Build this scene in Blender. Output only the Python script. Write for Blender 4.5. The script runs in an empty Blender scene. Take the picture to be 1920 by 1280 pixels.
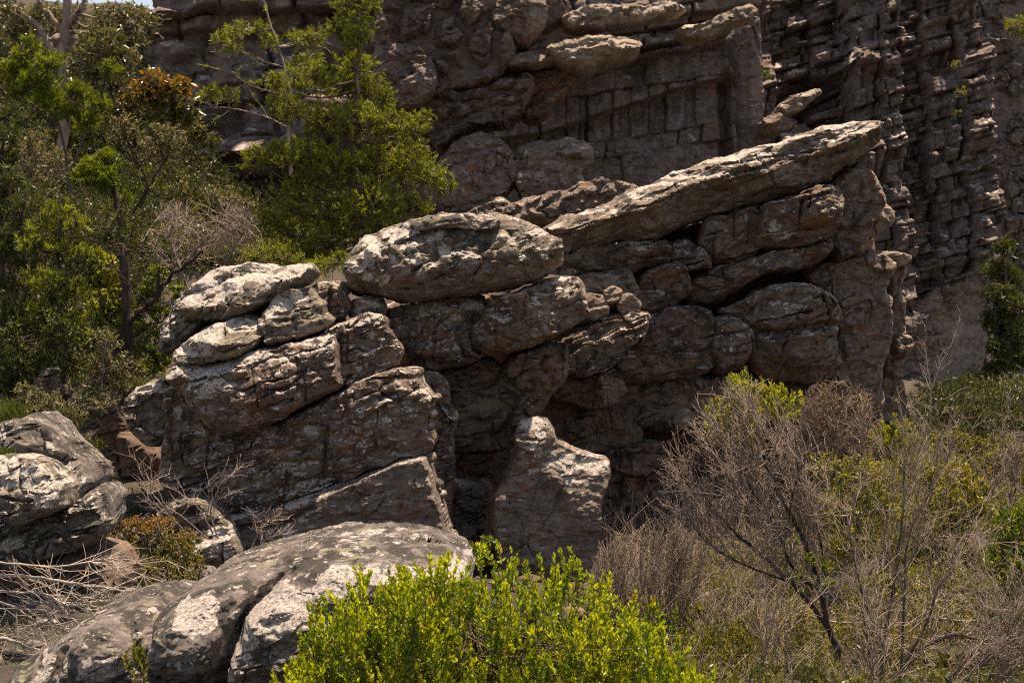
import bpy, math
import numpy as np
from mathutils import Vector

# ------------------------------------------------------------------ camera, light, exposure
SC = bpy.context.scene
COL = SC.collection
FOV_W = 0.6306                       # frame width at one metre
K = FOV_W / 1920.0                   # photograph pixel at one metre
cam = bpy.data.cameras.new('camera')
cam.sensor_width = 36.0
cam.lens = 36.0 / FOV_W
cam.clip_start = 0.1
cam.clip_end = 3000
cam.dof.use_dof = True
cam.dof.focus_distance = 24.0
cam.dof.aperture_fstop = 9.0
camo = bpy.data.objects.new('camera', cam)
COL.objects.link(camo)
camo.rotation_euler = (math.radians(90), 0, 0)
SC.camera = camo

SUN = Vector((0.18, 0.15, 0.97)).normalized()        # direction towards the sun
world = bpy.data.worlds.new("World")
SC.world = world
world.use_nodes = True
wn = world.node_tree.nodes
wn.clear()
sky = wn.new('ShaderNodeTexSky')
sky.sky_type = 'NISHITA'
sky.sun_disc = False
sky.sun_elevation = math.asin(SUN.z)
sky.sun_rotation = math.atan2(SUN.x, SUN.y)
bg = wn.new('ShaderNodeBackground')
bg.inputs['Strength'].default_value = 0.10
wo = wn.new('ShaderNodeOutputWorld')
world.node_tree.links.new(sky.outputs[0], bg.inputs[0])
world.node_tree.links.new(bg.outputs[0], wo.inputs[0])

sun = bpy.data.lights.new('sun', 'SUN')
sun.energy = 4.7
sun.angle = math.radians(0.8)
sun.color = (1.0, 0.94, 0.86)
suno = bpy.data.objects.new('sun', sun)
COL.objects.link(suno)
suno.rotation_euler = (-SUN).to_track_quat('-Z', 'Y').to_euler()
suno.location = (5, 20, 40)

vs = SC.view_settings
vs.view_transform = 'Standard'
vs.look = 'None'
vs.gamma = 1
vs.exposure = 0.98
vs.use_curve_mapping = False
vs.use_white_balance = True
vs.white_balance_temperature = 8850
vs.white_balance_tint = 20
SC.cycles.max_bounces = 5
SC.cycles.diffuse_bounces = 3
SC.cycles.transparent_max_bounces = 4
SC.cycles.use_denoising = False
SC.cycles.pixel_filter_type = 'BLACKMAN_HARRIS'
SC.cycles.filter_width = 1.15

# ------------------------------------------------------------------ numeric helpers
RNG = np.random.default_rng(7)
PERM = RNG.permutation(256).astype(np.int32)
PERM = np.concatenate([PERM, PERM])
_g = RNG.normal(size=(256, 3))
GRAD = (_g / np.linalg.norm(_g, axis=1)[:, None]).astype(np.float32)


def pn(x, y, z):
    """Gradient noise, about -0.7..0.7."""
    xi = np.floor(x).astype(np.int32); yi = np.floor(y).astype(np.int32); zi = np.floor(z).astype(np.int32)
    xf = (x - xi).astype(np.float32); yf = (y - yi).astype(np.float32); zf = (z - zi).astype(np.float32)
    u = xf * xf * xf * (xf * (xf * 6 - 15) + 10)
    v = yf * yf * yf * (yf * (yf * 6 - 15) + 10)
    w = zf * zf * zf * (zf * (zf * 6 - 15) + 10)
    xi &= 255; yi &= 255; zi &= 255
    out = 0
    for dx in (0, 1):
        a = PERM[(xi + dx) & 255]
        wx = u if dx else 1 - u
        for dy in (0, 1):
            b = PERM[(a + yi + dy) & 255]
            wy = v if dy else 1 - v
            for dz in (0, 1):
                g = GRAD[PERM[(b + zi + dz) & 255]]
                wz = w if dz else 1 - w
                d = g[..., 0] * (xf - dx) + g[..., 1] * (yf - dy) + g[..., 2] * (zf - dz)
                out = out + d * (wx * wy * wz)
    return out


def fbm(x, y, z, octaves=4, gain=0.5, ridge=False):
    a, f, s = 1.0, 1.0, 0
    for o in range(octaves):
        n = pn(x * f + 13.7 * o, y * f + 5.1 * o, z * f + 9.3 * o)
        if ridge:
            n = 0.35 - np.abs(n)
        s = s + a * n
        a *= gain; f *= 2.03
    return s


def h01(i, j=0, s=0):
    """Hash of integers to 0..1."""
    n = (np.asarray(i, dtype=np.int64) * 374761393 + np.asarray(j, dtype=np.int64) * 668265263 + s * 974634777) & 0xFFFFFFFF
    n = ((n ^ (n >> 13)) * 1274126177) & 0xFFFFFFFF
    n = n ^ (n >> 16)
    return (n & 0xFFFF) / 65535.0


def sstep(a, b, x):
    t = np.clip((x - a) / (b - a), 0, 1)
    return t * t * (3 - 2 * t)


def worley2(u, w, seed=0, jit=0.85):
    """F1, F2-F1 and the id hash of the nearest cell of a jittered unit grid."""
    iu = np.floor(u).astype(np.int64); iw = np.floor(w).astype(np.int64)
    f1 = np.full(u.shape, 9.0); f2 = np.full(u.shape, 9.0); cid = np.zeros(u.shape)
    for du in (-1, 0, 1):
        for dw in (-1, 0, 1):
            cu, cw = iu + du, iw + dw
            px = cu + 0.5 + jit * (h01(cu, cw, seed) - 0.5)
            py = cw + 0.5 + jit * (h01(cu, cw, seed + 1) - 0.5)
            d = np.hypot(px - u, py - w)
            r = h01(cu, cw, seed + 2)
            near = d < f1
            f2 = np.where(near, f1, np.minimum(f2, d))
            cid = np.where(near, r, cid)
            f1 = np.where(near, d, f1)
    return f1, f2 - f1, cid


def W(px, py, Y):
    return np.array([(px - 960) * K * Y, Y, (640 - py) * K * Y])


def mesh_from(name, verts, faces, mat=None, smooth=True, tint=None):
    """faces: list of (n,k) int arrays."""
    me = bpy.data.meshes.new(name)
    verts = np.ascontiguousarray(verts, dtype=np.float32)
    me.vertices.add(len(verts))
    me.vertices.foreach_set('co', verts.ravel())
    tot = np.concatenate([np.full(len(f), f.shape[1], dtype=np.int32) for f in faces])
    idx = np.concatenate([f.ravel() for f in faces]).astype(np.int32)
    start = np.concatenate([[0], np.cumsum(tot)[:-1]]).astype(np.int32)
    me.loops.add(len(idx))
    me.loops.foreach_set('vertex_index', idx)
    me.polygons.add(len(tot))
    me.polygons.foreach_set('loop_start', start)
    me.polygons.foreach_set('loop_total', tot)
    if smooth:
        me.polygons.foreach_set('use_smooth', np.ones(len(tot), dtype=bool))
    if tint is not None:
        at = me.attributes.new('tint', 'FLOAT', 'POINT')
        at.data.foreach_set('value', np.ascontiguousarray(tint, dtype=np.float32))
    me.update(calc_edges=True)
    if mat:
        me.materials.append(mat)
    return me


def link(name, me, loc=(0, 0, 0), parent=None):
    o = bpy.data.objects.new(name, me)
    COL.objects.link(o)
    o.location = loc
    if parent is not None:
        o.parent = parent
    return o


def tag(o, label=None, cat=None, group=None, kind=None):
    if label: o['label'] = label
    if cat: o['category'] = cat
    if group: o['group'] = group
    if kind: o['kind'] = kind
    return o


# ------------------------------------------------------------------ materials
class NT:
    def __init__(self, name):
        self.m = bpy.data.materials.new(name)
        self.m.use_nodes = True
        self.t = self.m.node_tree
        self.t.nodes.clear()

    def n(self, typ, **kw):
        nd = self.t.nodes.new(typ)
        for k, v in kw.items():
            if k == 'ins':
                for kk, vv in v.items():
                    if hasattr(vv, 'is_linked') or isinstance(vv, bpy.types.NodeSocket):
                        self.t.links.new(vv, nd.inputs[kk])
                    else:
                        nd.inputs[kk].default_value = vv
            else:
                setattr(nd, k, v)
        return nd

    def math(self, op, a, b=0.0, c=0.0, clamp=False):
        nd = self.n('ShaderNodeMath', operation=op, use_clamp=clamp, ins={0: a, 1: b, 2: c})
        return nd.outputs[0]

    def ramp(self, x, a, b, lo=0.0, hi=1.0):
        nd = self.n('ShaderNodeMapRange', interpolation_type='SMOOTHSTEP', ins={0: x, 1: a, 2: b, 3: lo, 4: hi})
        return nd.outputs[0]

    def mix(self, f, a, b, blend='MIX'):
        nd = self.n('ShaderNodeMix', data_type='RGBA', blend_type=blend)
        for k, v in ((0, f), (6, a), (7, b)):
            if isinstance(v, bpy.types.NodeSocket):
                self.t.links.new(v, nd.inputs[k])
            elif isinstance(v, tuple):
                nd.inputs[k].default_value = v if len(v) == 4 else (*v, 1)
            else:
                nd.inputs[k].default_value = v
        return nd.outputs[2]

    def noise(self, vec, scale, detail=5.0, rough=0.55, dist=0.0):
        nd = self.n('ShaderNodeTexNoise', ins={'Vector': vec, 'Scale': scale, 'Detail': detail, 'Roughness': rough, 'Distortion': dist})
        return nd.outputs[0]


def rock_mat(name, base, base2, dark, lich=0.0, black=0.0, rust=0.0, green=0.0, s=1.0, white=(0.58, 0.54, 0.49), bump=0.85, upk=0.16, crisp=1.0, streak=0.0, spots=0.0):
    m = NT(name)
    geo = m.n('ShaderNodeNewGeometry')
    pos = geo.outputs['Position']
    up = m.n('ShaderNodeSeparateXYZ', ins={0: geo.outputs['Normal']}).outputs[2]
    mp = m.n('ShaderNodeMapping', ins={'Vector': pos, 'Rotation': (0, math.radians(-14), 0), 'Scale': (1.0, 1.0, 5.0)}).outputs[0]
    n1 = m.noise(pos, 0.8 * s, 6, 0.6)
    n2 = m.noise(pos, 7 * s, 8, 0.7)
    n3 = m.noise(mp, 2.2 * s, 6, 0.65, 0.4)
    n4 = m.noise(pos, 46 * s, 6, 0.8)
    c = m.mix(m.ramp(n1, 0.35, 0.65), base, base2)
    c = m.mix(m.ramp(n3, 0.42, 0.66, 0, 0.55), c, dark)
    c = m.mix(1.0, c, m.mix(m.ramp(n2, 0.3, 0.72), (0.62, 0.62, 0.62), (1.3, 1.28, 1.25)), 'MULTIPLY')
    c = m.mix(1.0, c, m.mix(m.ramp(n4, 0.3, 0.7), (0.70, 0.70, 0.70), (1.25, 1.25, 1.25)), 'MULTIPLY')
    if streak:
        vp = m.n('ShaderNodeMapping', ins={'Vector': pos, 'Scale': (1.6, 1.6, 0.14)}).outputs[0]
        sv = m.noise(vp, 1.3, 7, 0.65, 0.3)
        sw = m.noise(vp, 0.9, 6, 0.6, 0.6)
        zone = m.ramp(m.noise(pos, 0.14, 3, 0.5), 0.42, 0.62)
        c = m.mix(m.ramp(sv, 0.52, 0.66, 0, 0.75 * streak), c, tuple(v * 0.45 for v in base))
        c = m.mix(m.math('MULTIPLY', zone, m.ramp(sw, 0.55, 0.68, 0, 0.8 * streak)), c, (0.26, 0.15, 0.085))
        c = m.mix(m.math('MULTIPLY', zone, m.ramp(sv, 0.46, 0.36, 0, 0.7 * streak)), c, (0.30, 0.26, 0.235))
    if rust:
        r = m.ramp(m.math('ADD', m.noise(pos, 1.7 * s, 5, 0.6, 0.5), m.math('MULTIPLY', up, -0.06)), 0.60 - rust, 0.72 - rust, 0, 0.75)
        c = m.mix(r, c, m.mix(n2, (0.15, 0.055, 0.028), (0.30, 0.15, 0.075)))
    bl = m.ramp(m.math('ADD', m.noise(pos, 2.6 * s, 10, 0.66), m.math('MULTIPLY', up, 0.10)), 0.60 - black, 0.67 - black, 0, 0.88)
    c = m.mix(bl, c, m.mix(n2, (0.022, 0.021, 0.019), (0.06, 0.055, 0.048)))
    if green:
        g = m.ramp(m.math('ADD', m.noise(pos, 3.7 * s, 9, 0.65, 0.3), m.math('MULTIPLY', up, 0.08)), 0.66 - green, 0.70 - green, 0, 0.8)
        c = m.mix(g, c, m.mix(n2, (0.16, 0.16, 0.10), (0.30, 0.29, 0.18)))
    w1 = m.math('ADD', m.noise(pos, 1.55 * s, 12, 0.60, 0.25), m.math('MULTIPLY', up, upk))
    w1 = m.math('ADD', w1, m.math('MULTIPLY', m.math('SUBTRACT', n2, 0.5), 0.24))
    w1 = m.math('ADD', w1, m.math('MULTIPLY', m.math('SUBTRACT', n4, 0.5), 0.12))
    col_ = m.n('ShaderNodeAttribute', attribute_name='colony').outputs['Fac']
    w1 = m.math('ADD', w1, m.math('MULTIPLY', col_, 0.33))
    w2 = m.math('ADD', m.noise(pos, 6.5 * s, 8, 0.62), m.math('MULTIPLY', up, upk * 0.8))
    wm = m.math('MAXIMUM', m.ramp(w1, 0.705 - 0.015 * crisp - lich, 0.715 + 0.008 * crisp - lich), m.ramp(m.math('ADD', w2, m.math('MULTIPLY', m.math('SUBTRACT', m.noise(pos, 0.9 * s, 4, 0.5), 0.5), 0.35)), 0.752 - lich * 0.8 - spots, 0.778 - lich * 0.8 - spots))
    speck = m.ramp(m.noise(pos, 24 * s, 6, 0.75), 0.34, 0.56)
    wm = m.math('MULTIPLY', wm, m.math('MULTIPLY', speck, 0.93))
    wc = m.mix(m.ramp(m.noise(pos, 9 * s, 6, 0.6), 0.3, 0.7), tuple(v * 0.72 for v in white), white)
    c = m.mix(wm, c, wc)
    hgt = m.math('ADD', m.math('MULTIPLY', n4, 0.35), m.math('MULTIPLY', n2, 1.0))
    hgt = m.math('ADD', hgt, m.math('MULTIPLY', wm, 0.12))
    bp = m.n('ShaderNodeBump', ins={'Strength': bump, 'Distance': 0.05 / s, 'Height': hgt})
    bs = m.n('ShaderNodeBsdfPrincipled', ins={'Base Color': c, 'Roughness': 0.9, 'Normal': bp.outputs[0]})
    bs.inputs['Specular IOR Level'].default_value = 0.2
    out = m.n('ShaderNodeOutputMaterial', ins={0: bs.outputs[0]})
    return m.m


def leaf_mat(name, c1, c2, c3=None, rough=0.42, trans=0.35, spec=0.4):
    m = NT(name)
    at = m.n('ShaderNodeAttribute', attribute_name='tint').outputs['Fac']
    c = m.mix(m.ramp(at, 0.0, 0.75), c1, c2)
    if c3:
        c = m.mix(m.ramp(at, 0.80, 0.98), c, c3)
    bs = m.n('ShaderNodeBsdfPrincipled', ins={'Base Color': c, 'Roughness': rough})
    bs.inputs['Specular IOR Level'].default_value = spec
    tl = m.n('ShaderNodeBsdfTranslucent', ins={'Color': m.mix(1.0, c, (1.5, 1.35, 0.7), 'MULTIPLY')})
    mx = m.n('ShaderNodeMixShader', ins={0: trans, 1: bs.outputs[0], 2: tl.outputs[0]})
    m.n('ShaderNodeOutputMaterial', ins={0: mx.outputs[0]})
    return m.m


def bark_mat(name, c1, c2, scale=6.0):
    m = NT(name)
    pos = m.n('ShaderNodeNewGeometry').outputs['Position']
    mp = m.n('ShaderNodeMapping', ins={'Vector': pos, 'Scale': (2.5, 2.5, 0.8)}).outputs[0]
    n1 = m.noise(mp, scale, 6, 0.65, 0.5)
    n2 = m.noise(pos, 1.3, 4)
    c = m.mix(m.ramp(m.math('ADD', n1, m.math('MULTIPLY', n2, 0.5)), 0.55, 0.95), c1, c2)
    bp = m.n('ShaderNodeBump', ins={'Strength': 0.5, 'Distance': 0.02, 'Height': n1})
    bs = m.n('ShaderNodeBsdfPrincipled', ins={'Base Color': c, 'Roughness': 0.85, 'Normal': bp.outputs[0]})
    bs.inputs['Specular IOR Level'].default_value = 0.25
    m.n('ShaderNodeOutputMaterial', ins={0: bs.outputs[0]})
    return m.m


def soil_mat(name):
    m = NT(name)
    pos = m.n('ShaderNodeNewGeometry').outputs['Position']
    n1 = m.noise(pos, 0.5, 6, 0.6)
    n2 = m.noise(pos, 9, 9, 0.75)
    c = m.mix(m.ramp(n1, 0.35, 0.65), (0.030, 0.023, 0.016), (0.06, 0.045, 0.032))
    c = m.mix(m.ramp(n2, 0.45, 0.7), c, (0.095, 0.07, 0.05))
    c = m.mix(m.ramp(m.noise(pos, 2.0, 7, 0.7), 0.5, 0.62, 0, 0.8), c, (0.035, 0.045, 0.018))
    bp = m.n('ShaderNodeBump', ins={'Strength': 0.9, 'Distance': 0.08, 'Height': n2})
    bs = m.n('ShaderNodeBsdfPrincipled', ins={'Base Color': c, 'Roughness': 0.95, 'Normal': bp.outputs[0]})
    m.n('ShaderNodeOutputMaterial', ins={0: bs.outputs[0]})
    return m.m


BR, BR2, DK = (0.165, 0.122, 0.095), (0.24, 0.185, 0.145), (0.085, 0.062, 0.048)
M_FORE = rock_mat('foreground_rock', (0.15, 0.135, 0.124), (0.215, 0.192, 0.175), (0.075, 0.068, 0.063), lich=0.03, spots=0.10, black=0.05, green=0.012, s=1.6, upk=0.05, crisp=0.2, bump=1.0)
M_CAP = rock_mat('lichen_cap_rock', (0.17, 0.145, 0.115), (0.25, 0.215, 0.175), (0.085, 0.07, 0.055), lich=0.085, spots=0.05, black=0.06, green=0.03, s=1.25, upk=0.08)
M_DOME = rock_mat('dome_rock', (0.175, 0.145, 0.118), (0.25, 0.21, 0.172), (0.10, 0.082, 0.066), lich=0.05, spots=0.06, black=0.05, green=0.03, s=1.5, upk=0.08)
M_STACK = rock_mat('stack_rock', BR, BR2, DK, lich=0.02, spots=0.115, black=0.05, rust=0.03, s=1.2)
M_FACE = rock_mat('grey_face_rock', (0.18, 0.145, 0.12), (0.225, 0.185, 0.155), (0.11, 0.09, 0.074), lich=0.0, spots=0.04, black=-0.02, rust=0.02, s=1.2)
M_SLAB = rock_mat('slab_rock', (0.185, 0.15, 0.118), (0.25, 0.205, 0.165), (0.11, 0.085, 0.066), lich=-0.01, spots=0.04, black=0.01, rust=0.0, s=1.1)
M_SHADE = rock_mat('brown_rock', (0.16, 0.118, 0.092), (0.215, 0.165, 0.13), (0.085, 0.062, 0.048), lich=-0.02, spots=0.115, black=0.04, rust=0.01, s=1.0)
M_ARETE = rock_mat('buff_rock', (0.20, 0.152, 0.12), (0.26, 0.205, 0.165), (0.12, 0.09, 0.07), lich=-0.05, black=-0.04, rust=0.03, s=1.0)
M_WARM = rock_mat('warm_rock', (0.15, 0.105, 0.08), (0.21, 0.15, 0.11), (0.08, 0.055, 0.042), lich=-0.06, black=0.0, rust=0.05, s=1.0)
M_CLIFF = rock_mat('cliff_rock', (0.165, 0.132, 0.115), (0.22, 0.18, 0.16), (0.085, 0.067, 0.058), lich=0.005, black=-0.01, rust=0.0, s=0.6, bump=0.8, streak=0.8)  # lich set so pale specks on upward faces paint in the beds' bright highlights
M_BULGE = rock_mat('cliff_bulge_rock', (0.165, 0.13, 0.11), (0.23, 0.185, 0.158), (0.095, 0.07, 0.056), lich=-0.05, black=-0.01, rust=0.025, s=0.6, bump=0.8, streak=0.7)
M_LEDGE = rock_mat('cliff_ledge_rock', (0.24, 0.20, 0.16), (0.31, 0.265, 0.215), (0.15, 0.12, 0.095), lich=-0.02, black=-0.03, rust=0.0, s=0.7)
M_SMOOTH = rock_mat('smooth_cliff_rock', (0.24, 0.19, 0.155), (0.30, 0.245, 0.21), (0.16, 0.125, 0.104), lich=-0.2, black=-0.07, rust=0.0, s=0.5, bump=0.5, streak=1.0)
M_SOIL = soil_mat('leaf_litter_soil')

L_BRIGHT = leaf_mat('glossy_lime_leaf', (0.10, 0.18, 0.014), (0.40, 0.47, 0.035), (0.450, 0.138, 0.025), rough=0.33, trans=0.48)
L_LIME = leaf_mat('lime_leaf', (0.120, 0.156, 0.018), (0.324, 0.336, 0.036), rough=0.4, trans=0.45)
L_OLIVE = leaf_mat('olive_leaf', (0.074, 0.089, 0.019), (0.203, 0.203, 0.041), (0.338, 0.162, 0.041), rough=0.42, trans=0.35)
L_GREEN = leaf_mat('fresh_green_leaf', (0.049, 0.098, 0.011), (0.154, 0.217, 0.021), rough=0.4, trans=0.4)
L_SCRUB = leaf_mat('scrub_leaf', (0.085, 0.10, 0.014), (0.24, 0.235, 0.03), (0.25, 0.12, 0.03), rough=0.42, trans=0.4)
L_GREY = leaf_mat('grey_green_leaf', (0.081, 0.088, 0.040), (0.225, 0.219, 0.106), rough=0.5, trans=0.25)
L_PINE = leaf_mat('cypress_leaf', (0.073, 0.112, 0.015), (0.226, 0.263, 0.029), rough=0.5, trans=0.35, spec=0.25)
L_PINEB = leaf_mat('bright_cypress_leaf', (0.054, 0.101, 0.005), (0.169, 0.223, 0.014), rough=0.5, trans=0.35, spec=0.25)
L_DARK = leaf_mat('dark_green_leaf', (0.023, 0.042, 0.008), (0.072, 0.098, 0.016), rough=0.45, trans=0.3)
L_GUM = leaf_mat('gum_leaf', (0.054, 0.070, 0.022), (0.156, 0.150, 0.048), (0.360, 0.156, 0.024), rough=0.22, trans=0.25, spec=0.7)
L_ORANGE = leaf_mat('orange_tip_leaf', (0.05, 0.07, 0.018), (0.12, 0.12, 0.03), (0.42, 0.17, 0.015), rough=0.22, trans=0.3, spec=0.7)
L_BRACKEN = leaf_mat('rusty_green_leaf', (0.085, 0.098, 0.023), (0.221, 0.202, 0.046), (0.299, 0.111, 0.039), rough=0.5, trans=0.35)
L_DEAD = leaf_mat('dead_brown_leaf', (0.09, 0.055, 0.03), (0.19, 0.12, 0.065), rough=0.7, trans=0.25, spec=0.1)
L_GRASS = leaf_mat('grass_blade', (0.07, 0.11, 0.012), (0.19, 0.22, 0.03), rough=0.5, trans=0.4)
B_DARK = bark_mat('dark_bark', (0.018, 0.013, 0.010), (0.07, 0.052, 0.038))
B_BROWN = bark_mat('brown_bark', (0.055, 0.038, 0.026), (0.15, 0.11, 0.078))
B_TWIG = bark_mat('dry_twig', (0.19, 0.145, 0.118), (0.36, 0.29, 0.24))
B_GREY = bark_mat('weathered_twig', (0.22, 0.185, 0.15), (0.46, 0.40, 0.34))
B_PALE = bark_mat('pale_gum_bark', (0.15, 0.105, 0.082), (0.30, 0.24, 0.20), 4.0)

# ------------------------------------------------------------------ ground
def ground():
    pts = np.array([  # px, py, Y of ground points
        (-300, 1250, 9), (960, 1500, 8), (2200, 1450, 9), (400, 1420, 11), (900, 1420, 11), (1500, 1380, 13),
        (0, 1130, 17), (200, 1120, 17), (-300, 1050, 18), (1300, 1260, 19), (1700, 1260, 19), (2100, 1250, 19),
        (250, 930, 26), (500, 1090, 23), (900, 1090, 24), (1200, 1060, 25), (1600, 1020, 27), (2000, 1000, 30),
        (100, 760, 30), (0, 600, 36), (250, 620, 33), (500, 560, 35), (700, 500, 37), (300, 400, 42), (0, 300, 46),
        (280, 300, 48), (420, 470, 42), (520, 480, 46), (450, 440, 52), (620, 470, 52), (370, 360, 46), (150, 120, 55), (-300, 150, 52), (700, 460, 50), (1000, 520, 50), (1300, 560, 50), (1600, 760, 45),
        (1800, 780, 50), (2000, 760, 52), (1900, 740, 62), (1250, 900, 34), (1000, 800, 34),
        (-600, 0, 70), (0, 0, 70), (200, 12, 72), (1000, 500, 75), (1950, 720, 75), (2500, 700, 80)], dtype=float)
    P = np.array([W(*p) for p in pts])
    gx = np.concatenate([np.linspace(-900, -45, 12), np.arange(-40, 40.1, 0.5), np.linspace(45, 900, 12)])
    gy = np.concatenate([np.linspace(-300, 0, 6), np.arange(4, 100.1, 0.5), np.linspace(110, 1500, 12)])
    X, Y = np.meshgrid(gx, gy)
    num = np.zeros(X.shape); den = np.zeros(X.shape)
    for p in P:
        d = np.hypot((X - p[0]), (Y - p[1])) + 0.5
        w = d ** -3.0
        num += w * p[2]; den += w
    Z = num / den
    Z += 0.35 * fbm(X * 0.25, Y * 0.25, X * 0 + 3.3, 4) + 0.08 * pn(X * 1.6, Y * 1.6, X * 0)
    n, m = X.shape
    i = np.arange(n * m).reshape(n, m)
    f = np.stack([i[:-1, :-1], i[:-1, 1:], i[1:, 1:], i[1:, :-1]], -1).reshape(-1, 4)
    o = link('ground', mesh_from('ground', np.stack([X, Y, Z], -1).reshape(-1, 3), [f], M_SOIL))
    tag(o, 'hillside of dark soil and leaf litter under the rocks and bushes', kind='structure')

    def height(x, y):
        a = int(np.clip(np.searchsorted(gx, x), 1, m - 1)); b = int(np.clip(np.searchsorted(gy, y), 1, n - 1))
        tx = (x - gx[a - 1]) / (gx[a] - gx[a - 1]); ty = (y - gy[b - 1]) / (gy[b] - gy[b - 1])
        return (Z[b - 1, a - 1] * (1 - tx) + Z[b - 1, a] * tx) * (1 - ty) + (Z[b, a - 1] * (1 - tx) + Z[b, a] * tx) * ty
    return height


GZ = ground()


def ground_y(px, py, lo=8.0, hi=95.0):
    """Distance at which a line of sight meets the ground."""
    y = lo
    while y < hi:
        p = W(px, py, y)
        if p[2] <= GZ(p[0], y):
            return y
        y += 0.25
    return hi

# ------------------------------------------------------------------ rocks
def chaikin(p, n=1):
    for _ in range(n):
        q = np.roll(p, -1, 0)
        p = np.stack([p * 0.86 + q * 0.14, p * 0.14 + q * 0.86], 1).reshape(-1, 2)
    return p


def segdist(px, py, poly, closed=True):
    a = poly; b = np.roll(poly, -1, 0)
    if not closed:
        a, b = a[:-1], b[:-1]
    best = np.full(px.shape, 1e9); bx = px.copy(); by = py.copy()
    inside = np.zeros(px.shape, bool)
    for (x0, y0), (x1, y1) in zip(a, b):
        dx, dy = x1 - x0, y1 - y0
        t = np.clip(((px - x0) * dx + (py - y0) * dy) / (dx * dx + dy * dy + 1e-9), 0, 1)
        qx, qy = x0 + t * dx, y0 + t * dy
        d = np.hypot(px - qx, py - qy)
        nb = d < best
        best = np.where(nb, d, best); bx = np.where(nb, qx, bx); by = np.where(nb, qy, by)
        if closed:
            c = (y0 > py) != (y1 > py)
            with np.errstate(divide='ignore', invalid='ignore'):
                c &= px < x0 + (py - y0) * dx / (dy if dy else 1e-9)
            inside ^= c
    return best, bx, by, inside


def blur(a, r):
    for ax in (0, 1):
        c = np.cumsum(np.pad(a, [(r + 1, r) if k == ax else (0, 0) for k in (0, 1)], mode='edge'), axis=ax)
        a = (np.take(c, range(2 * r + 1, c.shape[ax]), axis=ax) - np.take(c, range(0, c.shape[ax] - 2 * r - 1), axis=ax)) / (2 * r + 1)
    return a


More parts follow.
